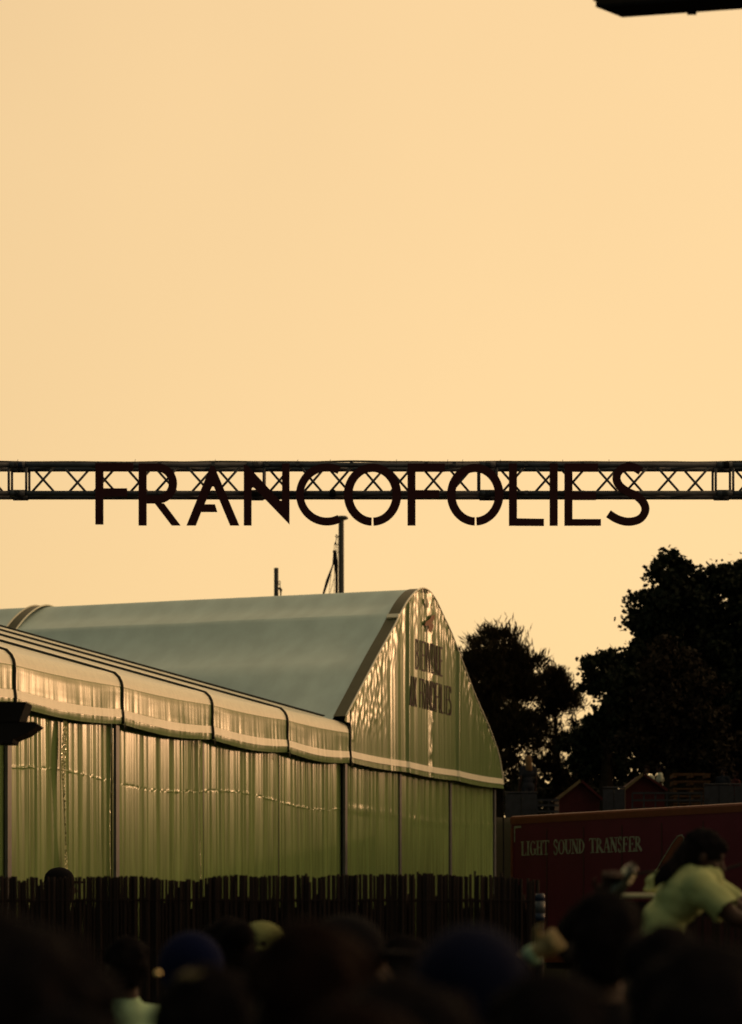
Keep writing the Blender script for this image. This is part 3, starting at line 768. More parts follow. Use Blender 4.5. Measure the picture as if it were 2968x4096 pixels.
for xx in (9.0, 10.3, 11.6):
    for yy in (0.25, WTr-0.25):
        wh = MB().lathe([(0.20, -0.15), (0.48, -0.13), (0.50, -0.08), (0.50, 0.08), (0.48, 0.13), (0.20, 0.15)], (0, 0, 0), 24, mat=Matrix.Rotation(R(90), 3, 'X')).build('wheel', M['rubber'], tr, smooth=True)
        wh.location = (xx, yy, 0.5)
        hb = MB().lathe([(0.22, -0.155), (0.10, -0.10), (0.10, 0.10), (0.22, 0.155)], (0, 0, 0), 16, mat=Matrix.Rotation(R(90), 3, 'X')).build('rim', M['alu'], wh)
for yy in (0.4, WTr-0.4):
    MB().box((2.6, yy, 0.5), (0.12, 0.12, 1.0)).build('landing_leg', M['black'], tr)
MB().box((LT/2, WTr/2, 0.92), (LT-0.6, 1.1, 0.18)).build('chassis', M['black'], tr)
# serif letters
def ray_side(x, y):
    k = (x-1484)/F_PX
    # point on the line TL + t*TD at column x
    t = (k*TL.y-TL.x)/(TD.x-k*TD.y)
    return t, EYE+(HOR-y)/F_PX*(TL.y+t*TD.y)
def serif_letter(ch, x0, z0, w_, h, parent):
    mb = MB(); th = 0.052; tn = 0.020
    cnt_ = [0]
    def tr_(p, d): return (p[0], -d, p[1])
    def bar(a, b, tw):
        p = Vector((x0+a[0]*w_, z0+a[1]*h)); q = Vector((x0+b[0]*w_, z0+b[1]*h))
        t = (q-p).normalized(); n = Vector((-t.y, t.x))*tw/2
        mb.prism([p+n, q+n, q-n, p-n], tr_, 0.0, 0.006+0.0007*cnt_[0]); cnt_[0] += 1
    def ser(x_, y_): bar((x_-0.055/w_, y_), (x_+0.055/w_, y_), 0.018)
    def arc(cx, cy, rx, ry, a0, a1, n=14):
        out, inn = [], []
        for i in range(n+1):
            a = R(a0+(a1-a0)*i/n); tw = tn+(th-tn)*abs(math.cos(a))
            out.append((x0+cx*w_+rx*w_*math.cos(a), z0+cy*h+ry*h*math.sin(a)))
            inn.append((x0+cx*w_+(rx*w_-tw)*math.cos(a), z0+cy*h+(ry*h-tn-0.3*(tw-tn)*0)*math.sin(a)))
        mb.prism(out+inn[::-1], tr_, 0.0, 0.006+0.0007*cnt_[0]); cnt_[0] += 1
    if ch == 'L': bar((0.2,0),(0.2,1),th); bar((0.2,0.02),(0.95,0.02),tn); bar((0.93,0),(0.95,0.22),tn); ser(0.2,0.985)
    if ch == 'I': bar((0.5,0),(0.5,1),th); ser(0.5,0.015); ser(0.5,0.985)
    if ch in 'GC': arc(0.5,0.5,0.5,0.52,40,320,22)
    if ch == 'G': bar((0.88,0.05),(0.88,0.42),th); ser(0.86,0.42)
    if ch == 'H': bar((0.18,0),(0.18,1),th); bar((0.82,0),(0.82,1),th); bar((0.2,0.52),(0.8,0.52),tn); [ser(a,b) for a in (0.18,0.82) for b in (0.015,0.985)]
    if ch == 'T': bar((0.5,0),(0.5,1),th); bar((0,0.985),(1,0.985),tn); bar((0.02,0.82),(0.02,1),tn); bar((0.98,0.82),(0.98,1),tn); ser(0.5,0.015)
    if ch == 'S':
        pts = [tuple(p) for p in catmull([(0.88,0.80),(0.70,0.97),(0.42,1.0),(0.18,0.85),(0.20,0.66),(0.5,0.53),(0.82,0.38),(0.86,0.17),(0.62,0.0),(0.34,0.01),(0.12,0.20)], 3)]
        mb.prism(stroke([(x0+a*w_, z0+b*h) for a, b in pts], 0.034), tr_, 0, 0.006); bar((0.11,0.04),(0.11,0.24),tn*0.8); bar((0.88,0.78),(0.88,0.97),tn*0.8)
    if ch == 'O': arc(0.5,0.5,0.55,0.52,0,360,28)
    if ch == 'U': bar((0.15,0.28),(0.15,1),th); bar((0.88,0.28),(0.88,1),tn); arc(0.51,0.28,0.40,0.30,180,360,14); ser(0.15,0.985); ser(0.88,0.985)
    if ch == 'N': bar((0.12,0),(0.12,1),tn); bar((0.88,0),(0.88,1),tn); bar((0.1,1),(0.9,0),th*1.1); ser(0.12,0.015); ser(0.08,0.985); ser(0.88,0.985)
    if ch == 'D': bar((0.15,0),(0.15,1),th); arc(0.2,0.5,0.72,0.5,-90,90,16); ser(0.1,0.015); ser(0.1,0.985)
    if ch in 'RP': bar((0.15,0),(0.15,1),th); arc(0.3,0.74,0.48,0.26,-90,90,12); bar((0.15,0.985),(0.32,0.985),tn); bar((0.15,0.50),(0.32,0.50),tn); ser(0.15,0.015)
    if ch == 'R': bar((0.38,0.5),(0.98,0.0),th)
    if ch == 'A': bar((0.5,1),(0.92,0),th); bar((0.5,1),(0.1,0),tn); bar((0.28,0.35),(0.74,0.35),tn); ser(0.1,0.015); ser(0.9,0.015)
    if ch in 'FE': bar((0.18,0),(0.18,1),th); bar((0.18,0.985),(0.92,0.985),tn); bar((0.2,0.52),(0.68,0.52),tn); bar((0.92,0.80),(0.92,1),tn); bar((0.68,0.42),(0.68,0.62),tn); ser(0.14,0.015)
    if ch == 'E': bar((0.18,0.015),(0.95,0.015),tn); bar((0.95,0),(0.95,0.22),tn)
    mb.build('lettering', M['trailertext'], parent)
tA, zA = ray_side(2086, 3422); tB, zB = ray_side(2570, 3404); hT = ray_side(2086, 3370)[1]-zA
zA = 0.5*(zA+zB)
hT = 0.29
txt = 'LIGHT SOUND TRANSFER'
wid = {'I': 0.55, ' ': 0.62, 'L': 0.95, 'S': 0.85, 'F': 0.95, 'E': 1.0}
tot = sum(wid.get(c, 1.15) for c in txt); unit = (tB-tA)/tot; x = tA
for c in txt:
    wc = wid.get(c, 1.15)*unit
    if c != ' ': serif_letter(c, x+0.04*unit, zA, wc-0.14*unit, hT, tr)
    x += wc
# slanted outlined emblem further along the side
em = [(2622, 3488), (2650, 3440), (2690, 3375), (2712, 3345), (2728, 3340), (2738, 3352), (2736, 3380), (2715, 3440), (2690, 3490)]
ep = [ray_side(a, b) for a, b in em]
MB().tube([(p[0], -0.008, p[1]) for p in ep], 0.012, 6).build('emblem_outline', M['trailertext'], tr)
MB().prism(ep, lambda p, d: (p[0], -d, p[1]), 0.0, 0.004).build('emblem', M['redrail'], tr)

# ------------------------------------------------------------------ terrace things behind the trailer
YTe = 68.0; kt = YTe/F_PX; ZG = 4.55
def hut(apx, apy, lx, ly, rx, ry, Y, label, fascia):
    k = Y/F_PX; b = at(apx, 3260, Y); o = empty('red_hut', (b.x, Y, ZG-0.05)); tag(o, label, 'hut', 'small red huts on the terrace')
    def q(x, y, d): p = at(x, y, Y); return (p.x-b.x, d, p.z-ZG+0.05)
    wl, wr = lx+10, rx-10
    MB().prism([(wl, ly+4), (apx, apy+8), (wr, ry+4), (wr, 3275), (wl, 3275)], lambda p, d: q(p[0], p[1], d), 0.0, 1.6).build('walls', M['hutred'], o)
    for nm, P0, P1 in (('roof_slope', (lx, ly), (apx, apy)), ('roof_slope', (rx, ry), (apx, apy))):
        MB().prism([P0, P1, (P1[0], P1[1]+7), (P0[0], P0[1]+7)], lambda p, d: q(p[0], p[1], d), -0.12, 1.75).build(nm, M['hutred'], o)
    v = MB().prism([(lx-2, ly+2), (apx, apy-4), (apx+2, apy+9), (lx+2, ly+14)], lambda p, d: q(p[0], p[1], d), -0.19, -0.13).build('verge_board', M['verge'], o)
    if fascia: MB().prism([(rx+2, ry+2), (apx+8, apy-2), (apx+8, apy+9), (rx-2, ry+12)], lambda p, d: q(p[0], p[1], d), -0.18, -0.13).build('verge_board', M['hutred'], o)
    return o
hut(2318, 3122, 2226, 3190, 2408, 3192, 68.0, 'small red gabled hut half hidden at left above the trailer', True)
hut(2568, 3096, 2492, 3152, 2668, 3156, 69.0, 'small red gabled hut with lit pale verge board in front of the two people', True)
b = at(2765, 3215, 70.0)
ps = empty('pallet_stack', (b.x, 70.0, ZG)); tag(ps, 'stack of weathered timber pallets on the terrace above the trailer', 'pallets')
wv = 150*70/F_PX; zt = at(0, 3082, 70).z-ZG
nl = 7
for i in range(nl):
    z0 = i*zt/nl
    for k in range(3): MB().box((-wv/2+0.06+k*(wv-0.12)/2, 0.3, z0+0.05), (0.10, 0.8, 0.085)).build('block', M['wood'], ps)
    for k in range(3): MB().box((0, -0.08+k*0.36, z0+0.107), (wv, 0.12, 0.024)).build('plank', M['wood'], ps)
def barrier(x0, x1, y0, Y, label):
    a, c = at(x0, y0, Y), at(x1, y0, Y); o = empty('barrier', ((a.x+c.x)/2, Y, ZG-0.05)); tag(o, label, 'barrier', 'slate barriers on the terrace')
    h = a.z-ZG+0.05; L = c.x-a.x; n = max(2, int(L/0.35))
    for i in range(n): MB().box((-L/2+(i+0.5)*L/n, 0, h/2-0.02), (L/n-0.02, 0.03, h-0.04)).build('panel', M['barrier'], o)
    MB().tube([(-L/2, 0, h), (L/2, 0, h)], 0.02, 8).build('top_rail', M['barrier'], o)
barrier(2020, 2150, 3170, 67.0, 'slate grey barrier just right of the marquee, left end of the terrace')
barrier(2410, 2500, 3150, 67.5, 'slate grey barrier between the two red huts')
barrier(2815, 3060, 3137, 67.0, 'slate grey barrier at the right end of the terrace beside the pallets')
def railing(x0, x1, y0, Y, label):
    a, c = at(x0, y0, Y), at(x1, y0, Y); o = empty('railing', ((a.x+c.x)/2, Y, ZG-0.05)); tag(o, label, 'railing', 'dark railings on the terrace')
    h = a.z-ZG+0.05; L = c.x-a.x
    for zz in (h, h*0.72, h*0.4): MB().box((0, 0, zz), (L, 0.04, 0.05)).build('rail', M['barrier'], o)
    for i in range(int(L/0.3)+1): MB().box((-L/2+i*0.3, 0.03, h/2), (0.04, 0.03, h)).build('baluster', M['barrier'], o)
railing(2530, 2810, 3172, 66.6, 'dark railing in front of the lit red hut')
railing(2150, 2235, 3200, 66.6, 'dark railing left of the half hidden red hut')

# ------------------------------------------------------------------ trees
def leaf_mesh(name, pts, mt, parent, size, seed, spiky=False):
    rn = random.Random(seed); v = []; f = []
    for (p, out) in pts:
        s = size*rn.uniform(0.6, 1.3)
        d = Vector((rn.gauss(0, 1), rn.gauss(0, 1), rn.gauss(0, 1)))
        d.normalize()
        if spiky: d = (d*0.7+Vector((0, 0, 0.75))+out*0.5).normalized()
        t = d.orthogonal().normalized(); t = (Matrix.Rotation(rn.uniform(0, 6.28), 3, d) @ t)
        L = d*s*(1.7 if spiky else 0.9); W = t*s*(0.13 if spiky else 0.42)
        b = len(v)
        v += [tuple(p), tuple(p+L*0.5+W), tuple(p+L), tuple(p+L*0.5-W)]
        f.append((b, b+1, b+2, b+3))
    me = bpy.data.meshes.new(name); me.from_pydata(v, [], f); me.materials.append(mt); me.update()
    return link(name, me, parent)

def tree(name, label, cx, Y, blobs, mt, seed, leaf, ncl, nleaf, crad, group, spiky=False, zb=ZG, trunk_r=0.3, depth=0.8):
    rn = random.Random(seed)
    base = at(cx, 3700, Y); o = empty(name, (base.x, Y, zb)); tag(o, label, 'tree', group)
    k = Y/F_PX; pts = []; limbs = []
    tot = sum(b[2]*b[3] for b in blobs)
    for (bx, by, rx, ry) in blobs:
        c = at(bx, by, Y)-Vector((base.x, Y, zb)); c.y = 0
        a, bb = rx*k, ry*k; dd = min(a, bb)*depth+0.3
        n = max(3, int(ncl*rx*ry/tot))
        c.y = rn.uniform(-0.8, 0.8)
        limbs.append(c)
        for _ in range(n):
            q = Vector((rn.gauss(0, 1), rn.gauss(0, 1), rn.gauss(0, 1))).normalized()*(rn.random()**0.40)
            cc = c+Vector((q.x*a, q.y*dd, q.z*bb))
            if rn.random() < 0.06: limbs.append(cc)
            r = crad*rn.uniform(0.55, 1.25)
            if rn.random() < 0.10: cc = c+(cc-c)*1.18; r = crad*0.55
            for _ in range(nleaf):
                w_ = Vector((rn.gauss(0, 1), rn.gauss(0, 1), rn.gauss(0, 0.8)))*r*0.5
                pts.append((cc+w_, q))
    leaf_mesh('crown', pts, mt, o, leaf, seed+1, spiky)
    top = max(l.z for l in limbs)
    tk = MB(); hh = top*0.86
    tpt = [(0.12*n1(t*3, seed), 0.12*n1(t*3, seed+5), hh*t) for t in (0, 0.05, 0.2, 0.4, 0.6, 0.8, 1.0)]
    tk.tube(tpt, [trunk_r*1.5, trunk_r*1.1, trunk_r, trunk_r*0.8, trunk_r*0.55, trunk_r*0.3, 0.04], 9)
    for l in limbs:
        z0 = max(hh*0.18, min(hh*0.9, l.z-0.55*Vector((l.x, l.y)).length-0.3))
        t = z0/hh; r0 = trunk_r*(1-0.8*t)*0.4
        mid = Vector((l.x*0.5, l.y*0.5, z0+(l.z-z0)*0.35))
        tk.tube([(0.1*n1(t*3, seed), 0.1*n1(t*3, seed+5), z0), tuple(mid), tuple(l)], [r0, r0*0.6, r0*0.2], 5)
    tk.build('trunk', M['bark'], o, smooth=True)
    return o
GT = 'trees behind the terrace'
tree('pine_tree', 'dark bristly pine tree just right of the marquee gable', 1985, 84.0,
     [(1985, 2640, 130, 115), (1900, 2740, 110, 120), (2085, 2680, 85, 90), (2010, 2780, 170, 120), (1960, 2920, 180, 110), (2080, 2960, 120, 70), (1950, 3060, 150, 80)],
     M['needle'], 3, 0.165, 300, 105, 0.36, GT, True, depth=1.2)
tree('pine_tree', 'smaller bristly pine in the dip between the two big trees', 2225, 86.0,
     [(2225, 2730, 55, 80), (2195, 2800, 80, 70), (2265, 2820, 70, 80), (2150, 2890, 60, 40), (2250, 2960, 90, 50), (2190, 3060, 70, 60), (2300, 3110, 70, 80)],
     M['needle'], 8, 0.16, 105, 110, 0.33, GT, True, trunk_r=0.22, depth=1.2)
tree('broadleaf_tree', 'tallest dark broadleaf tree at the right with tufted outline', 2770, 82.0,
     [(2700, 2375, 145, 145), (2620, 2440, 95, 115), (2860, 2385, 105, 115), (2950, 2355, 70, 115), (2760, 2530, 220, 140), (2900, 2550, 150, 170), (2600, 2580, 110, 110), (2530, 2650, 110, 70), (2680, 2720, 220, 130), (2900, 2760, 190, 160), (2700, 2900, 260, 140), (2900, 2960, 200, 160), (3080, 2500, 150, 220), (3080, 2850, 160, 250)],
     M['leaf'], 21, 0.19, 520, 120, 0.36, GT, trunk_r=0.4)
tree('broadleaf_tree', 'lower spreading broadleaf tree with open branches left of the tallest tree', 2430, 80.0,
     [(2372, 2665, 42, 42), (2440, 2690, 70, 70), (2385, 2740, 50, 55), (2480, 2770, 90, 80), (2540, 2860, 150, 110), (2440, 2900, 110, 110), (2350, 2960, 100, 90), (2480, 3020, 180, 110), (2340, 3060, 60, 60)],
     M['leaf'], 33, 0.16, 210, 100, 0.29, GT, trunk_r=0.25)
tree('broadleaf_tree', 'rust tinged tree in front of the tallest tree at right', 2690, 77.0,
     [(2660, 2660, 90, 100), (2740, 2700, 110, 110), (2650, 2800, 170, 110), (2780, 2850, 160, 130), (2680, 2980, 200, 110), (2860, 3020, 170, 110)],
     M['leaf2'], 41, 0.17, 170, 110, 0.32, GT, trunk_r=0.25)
# unseen wood added past the right edge, heights shaped for tent reflections and shade
rn = random.Random(91); pts = []
for i in range(900):
    t = i/900; az = R(9+66*t)
    top = 9.0+2.2*n1(t*13, 4)+1.0*n1(t*40, 6)
    r_ = 92-22*t+rn.uniform(-3, 3); x, y = r_*math.sin(az), r_*math.cos(az)
    zg = heights(x, y)
    if az < R(22): top = 14.0+1.0*n1(t*13, 4)+0.8*n1(t*60, 6)
    elif az < R(38): top = 8.7+0.5*n1(t*17, 4)
    else: top = 9.4+0.5*n1(t*17, 4)+0.6*n1(t*60, 6)
    for j in range(4):
        c = Vector((x+rn.uniform(-1, 1), y+rn.uniform(-1, 1), zg+(top-zg)*rn.uniform(0.05, 1.0)))
        for _ in range(22):
            pts.append((c+Vector((rn.gauss(0, 1), rn.gauss(0, 1), rn.gauss(0, 0.8)))*0.7, Vector((0, 0, 1))))
tag(leaf_mesh('added_woodland', pts, M['leaf'], None, 0.6, 6), 'unseen dark wood continuing the tree line, added to shape reflections and shade', 'wood', kind='stuff')
# hedge mass along the foot of the trees, nobody could count its shrubs
rn = random.Random(77); pts = []
for _ in range(620):
    x = rn.uniform(2010, 3200); y = rn.uniform(2960+60*n1(x*0.01, 3), 3260)
    if y < 3130-0.0*x+60*n1(x*0.013, 9) and x < 2700: continue
    Yh = rn.uniform(86, 96); c = at(x, y, Yh)
    for _ in range(70):
        pts.append((c+Vector((rn.gauss(0, 1), rn.gauss(0, 1), rn.gauss(0, 0.8)))*0.32, Vector((0, 0, 1))))
tag(leaf_mesh('shrubbery', pts, M['leaf'], None, 0.2, 5), 'dark shrubbery massed along the foot of the trees', 'shrubs', kind='stuff')

# ------------------------------------------------------------------ people
def usphere(seg):
    rings = max(8, seg//2+2); v = [(0, 0, 1)]; f = []
    for j in range(1, rings):
        ph = math.pi*j/rings
        for i in range(seg):
            th = 2*math.pi*i/seg; v.append((math.sin(ph)*math.cos(th), math.sin(ph)*math.sin(th), math.cos(ph)))
    v.append((0, 0, -1)); last = len(v)-1
    for i in range(seg):
        f.append((0, 1+i, 1+(i+1) % seg)); b_ = 1+(rings-2)*seg; f.append((last, b_+(i+1) % seg, b_+i))
    for j in range(rings-2):
        for i in range(seg):
            a_ = 1+j*seg; f.append((a_+i, a_+seg+i, a_+seg+(i+1) % seg, a_+(i+1) % seg))
    return [Vector(p) for p in v], f
SPH = {k: usphere(k) for k in (8, 12, 14)}
def ell(mb, c, r, rot=None, seg=14):
    v, f = SPH[seg]; c = Vector(c); d = Matrix.Diagonal((r[0], r[1], r[2]))
    if rot is not None: d = rot @ d
    mb.add([d @ p+c for p in v], f)
def cap(mb, p0, p1, r0, r1, seg=12):
    p0, p1 = Vector(p0), Vector(p1)
    if (p1-p0).length > 1e-5: mb.tube([p0, p1], [r0, r1], seg)
    ell(mb, p0, (r0, r0, r0), seg=seg); ell(mb, p1, (r1, r1, r1), seg=seg)
bench = bpy.data.scenes.new('bench')
def remesh(name, prims, voxel, mt, parent=None, smooth=4, wrinkle=0.0, wsc=8.0, strands=0):
    mb = MB()
    for p in prims:
        if p[0] == 'e': ell(mb, *p[1:])
        else: cap(mb, *p[1:])
    me = bpy.data.meshes.new(name+'_tmp'); me.from_pydata(mb.v, [], mb.f); me.update()
    bm = bmesh.new(); bm.from_mesh(me); bmesh.ops.recalc_face_normals(bm, faces=bm.faces); bm.to_mesh(me); bm.free()
    o = bpy.data.objects.new(name+'_tmp', me); bench.collection.objects.link(o)
    md = o.modifiers.new('r', 'REMESH'); md.mode = 'VOXEL'; md.voxel_size = voxel
    ms = o.modifiers.new('s', 'SMOOTH'); ms.factor = 0.5; ms.iterations = smooth
    vl = bench.view_layers[0]; vl.update(); ev = o.evaluated_get(vl.depsgraph)
    m2 = bpy.data.meshes.new_from_object(ev); m2.name = name
    bpy.data.objects.remove(o); bpy.data.meshes.remove(me)
    if wrinkle:
        for v in m2.vertices:
            v.co += v.normal*wrinkle*noise.noise(v.co*wsc)
    if strands:
        rs = random.Random(len(m2.vertices)); vv = [tuple(v.co) for v in m2.vertices]; ff = [tuple(p.vertices) for p in m2.polygons]; nb = len(vv)
        nrm = [v.normal.copy() for v in m2.vertices]
        for _ in range(strands):
            i_ = rs.randrange(nb); p_ = Vector(vv[i_]); n_ = nrm[i_]
            d_ = (n_*0.55+Vector((rs.gauss(0, 0.5), rs.gauss(0, 0.5), rs.gauss(-0.25, 0.5)))).normalized()
            L_ = rs.uniform(0.008, 0.026); s_ = d_.orthogonal().normalized()*0.0016
            b_ = len(vv); vv += [tuple(p_-s_), tuple(p_+s_), tuple(p_+d_*L_*0.6+Vector((0, 0, -0.15*L_))+s_*0.7), tuple(p_+d_*L_+Vector((0, 0, -0.4*L_)))]
            ff.append((b_, b_+1, b_+2, b_+3))
        m3 = bpy.data.meshes.new(name); m3.from_pydata(vv, [], ff); bpy.data.meshes.remove(m2); m2 = m3
    m2.materials.clear(); m2.materials.append(mt)
    m2.polygons.foreach_set('use_smooth', [True]*len(m2.polygons)); m2.update()
    return link(name, m2, parent)

def head_prims(c, tilt=None):
    # head facing +y around centre c; tilt: 3x3
    T = tilt if tilt is not None else Matrix.Identity(3); c = Vector(c)
    def P(x, y, z): return c+T @ Vector((x, y, z))
    pr = [('e', P(0, -0.012, 0.028), (0.076, 0.094, 0.088), T), ('e', P(0, 0.022, -0.035), (0.060, 0.070, 0.078), T), ('e', P(0, 0.052, -0.090), (0.030, 0.032, 0.024), T),
          ('c', P(0, 0.088, 0.010), P(0, 0.112, -0.028), 0.010, 0.014), ('e', P(0, 0.078, 0.030), (0.052, 0.016, 0.012), T),
          ('e', P(0, 0.082, -0.062), (0.024, 0.012, 0.008), T), ('e', P(0, 0.080, -0.074), (0.020, 0.012, 0.008), T)]
    for s in (-1, 1):
        pr += [('e', P(s*0.078, -0.008, -0.015), (0.010, 0.020, 0.032), T), ('e', P(s*0.040, 0.060, -0.022), (0.022, 0.020, 0.020), T)]
    return pr
def hand_prims(w_, d, side, grip=0.5):
    # w_: wrist, d: forearm direction; five fingers bent by grip
    w_ = Vector(w_); d = Vector(d).normalized(); a = d.cross(Vector((0, 1, 0)))
    a = a.normalized() if a.length > 0.1 else Vector((1, 0, 0)); nrm = a.cross(d).normalized()*side
    pc = w_+d*0.05
    pr = [('c', w_, w_+d*0.03, 0.024, 0.026), ('e', pc, (0.040, 0.040, 0.018), Matrix((a, d, nrm)).transposed())]
    for i, (off, L) in enumerate(((-0.030, 0.036), (-0.010, 0.042), (0.010, 0.040), (0.030, 0.032))):
        b0 = w_+d*0.085+a*off; d1 = (d*math.cos(grip)+nrm*math.sin(grip)).normalized(); b1 = b0+d1*L
        d2 = (d*math.cos(grip*2.2)+nrm*math.sin(grip*2.2)).normalized(); b2 = b1+d2*L*0.75
        pr += [('c', b0, b1, 0.0095, 0.0090, 8), ('c', b1, b2, 0.0090, 0.0075, 8)]
    t0 = w_+d*0.03+a*0.036; t1 = t0+(d*0.6+a*0.6+nrm*0.4).normalized()*0.040; t2 = t1+(d*0.9+nrm*0.5).normalized()*0.028
    pr += [('c', t0, t1, 0.012, 0.010, 8), ('c', t1, t2, 0.010, 0.008, 8)]
    return pr
def torso_prims(inf=0.0):
    return [('e', (0, 0, 0.95), (0.155+inf, 0.105+inf, 0.11+inf)), ('e', (0, 0, 1.10), (0.140+inf, 0.095+inf, 0.13)), ('e', (0, 0.0, 1.28), (0.165+inf, 0.110+inf, 0.15)),
            ('c', (-0.155, 0, 1.405), (0.155, 0, 1.405), 0.055+inf, 0.055+inf), ('c', (0, -0.01, 1.42), (0, 0, 1.47), 0.08+inf*0.5, 0.06+inf*0.3)]
def stand_prims():
    pr = torso_prims()+head_prims((0, 0.01, 1.625))+[('c', (0, -0.01, 1.44), (0, 0.005, 1.56), 0.056, 0.052)]
    for s in (-1, 1):
        pr += [('c', (s*0.185, 0, 1.40), (s*0.225, -0.01, 1.13), 0.050, 0.038), ('c', (s*0.225, -0.01, 1.13), (s*0.235, 0.06, 0.89), 0.038, 0.026)]
        pr += hand_prims((s*0.235, 0.06, 0.89), (0, 0.15, -1), s, 0.35)
        pr += [('c', (s*0.088, 0, 0.90), (s*0.095, 0.01, 0.49), 0.082, 0.055), ('c', (s*0.095, 0.01, 0.49), (s*0.10, -0.01, 0.10), 0.054, 0.036), ('c', (s*0.10, -0.02, 0.045), (s*0.115, 0.15, 0.03), 0.042, 0.032)]
    return pr
def shirt_prims(sl=0.55):
    pr = torso_prims(0.014)
    for s in (-1, 1): pr += [('c', (s*0.18, 0, 1.40), (s*(0.18+0.045*sl), -0.01*sl, 1.40-0.27*sl), 0.066, 0.060)]
    return pr
def trouser_prims():
    pr = [('e', (0, 0, 0.93), (0.165, 0.118, 0.10))]
    for s in (-1, 1): pr += [('c', (s*0.088, 0, 0.90), (s*0.095, 0.01, 0.49), 0.092, 0.068), ('c', (s*0.095, 0.01, 0.49), (s*0.10, -0.01, 0.09), 0.068, 0.052)]
    return pr
HC = Vector((0, 0.0, 1.645))
def hair_prims(kind, seed=0):
    rn = random.Random(seed)
    pr = [('e', (0, -0.012, 1.665), (0.090, 0.106, 0.090)), ('e', (0, -0.040, 1.62), (0.084, 0.078, 0.085))]
    if kind == 'curly':
        for _ in range(70):
            q = Vector((rn.gauss(0, 1), rn.gauss(-0.5, 1), rn.gauss(0.5, 1))).normalized()
            if q.y > 0.55 and q.z < 0.4: continue
            pr.append(('e', HC+Vector((q.x*0.112, q.y*0.118-0.02, q.z*0.105)), (0.03, 0.03, 0.03)))
    if kind == 'long':
        pr += [('c', (0, -0.05, 1.62), (0, -0.085, 1.40), 0.088, 0.075), ('c', (0.05, -0.05, 1.62), (0.06, -0.07, 1.36), 0.05, 0.035), ('c', (-0.05, -0.05, 1.62), (-0.06, -0.07, 1.37), 0.05, 0.035)]
    if kind == 'bun':
        pr += [('e', (0, -0.12, 1.70), (0.05, 0.045, 0.045))]
    if kind == 'short':
        for _ in range(40):
            q = Vector((rn.gauss(0, 1), rn.gauss(-0.4, 1), rn.gauss(0.8, 1))).normalized()
            if q.y > 0.5 and q.z < 0.5: continue
            pr.append(('e', HC+Vector((q.x*0.080, q.y*0.096-0.012, q.z*0.085+0.014)), (0.02, 0.02, 0.02)))
    return pr
BODY = remesh('body', stand_prims(), 0.011, M['skin']).data
SHIRT = remesh('shirt', shirt_prims(), 0.014, M['dark'], wrinkle=0.008, wsc=9).data
TROUS = remesh('trousers', trouser_prims(), 0.015, M['dark'], wrinkle=0.008, wsc=9).data
HAIR = {k: remesh('hair', hair_prims(k, 3), 0.011, M['hair'], wrinkle=0.018, wsc=15, strands=900).data for k in ('curly', 'long', 'bun', 'short')}
CAPM = remesh('cap', [('e', (0, -0.010, 1.690), (0.096, 0.112, 0.088)), ('e', (0, -0.012, 1.66), (0.099, 0.114, 0.035))], 0.010, M['navy'], smooth=3).data
BRIM = remesh('brim', [('e', (0, 0.115, 1.668), (0.075, 0.085, 0.010))], 0.008, M['navy'], smooth=2).data
BUCKET = remesh('hat', [('e', (0, -0.010, 1.705), (0.098, 0.112, 0.075)), ('e', (0, -0.010, 1.665), (0.140, 0.152, 0.014))], 0.010, M['khaki'], smooth=3).data
BEAN = remesh('beanie', [('e', (0, -0.012, 1.695), (0.098, 0.116, 0.105)), ('e', (0, -0.030, 1.64), (0.094, 0.104, 0.05))], 0.011, M['navy'], smooth=3).data
for nm in ('body', 'shirt', 'trousers', 'hair', 'cap', 'brim', 'hat', 'beanie'):
    for ob in [ob for ob in list(bpy.data.objects) if ob.name.split('.')[0] == nm and ob.parent is None and ob.type == 'MESH']:
        bpy.data.objects.remove(ob)
def piece(name, me, mt, parent):
    o = link(name, me, parent); o.material_slots[0].link = 'OBJECT'; o.material_slots[0].material = mt; return o
def person(px, ytop, Y, label, hair='short', hairm='hair', shirt='dark', rz=0.0, head=None, headm='navy', z0=0.0, group='crowd watching from the foreground', skin='skin', lean=0.0, wide=1.0, trousers='dark'):
    top = at(px, ytop, Y); hgt = top.z-z0
    full = {None: 1.757, 'cap': 1.778, 'hat': 1.78, 'beanie': 1.80}[head]
    if head is None and hair == 'curly': full = 1.78
    s = hgt/full
    o = empty('person', (top.x, Y, z0), rz); o.scale = (s*wide, s*wide, s); o.rotation_euler = (lean, 0, rz)
    tag(o, label, 'person', group)
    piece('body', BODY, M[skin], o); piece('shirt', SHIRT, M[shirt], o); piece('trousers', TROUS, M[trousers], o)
    if head != 'beanie': piece('hair', HAIR[hair], M[hairm], o)
    if head == 'cap':
        c = piece('cap', CAPM, M[headm], o); piece('brim', BRIM, M[headm], c)
    if head == 'hat': piece('hat', BUCKET, M[headm], o)
    if head == 'beanie': piece('beanie', BEAN, M[headm], o)
    return o

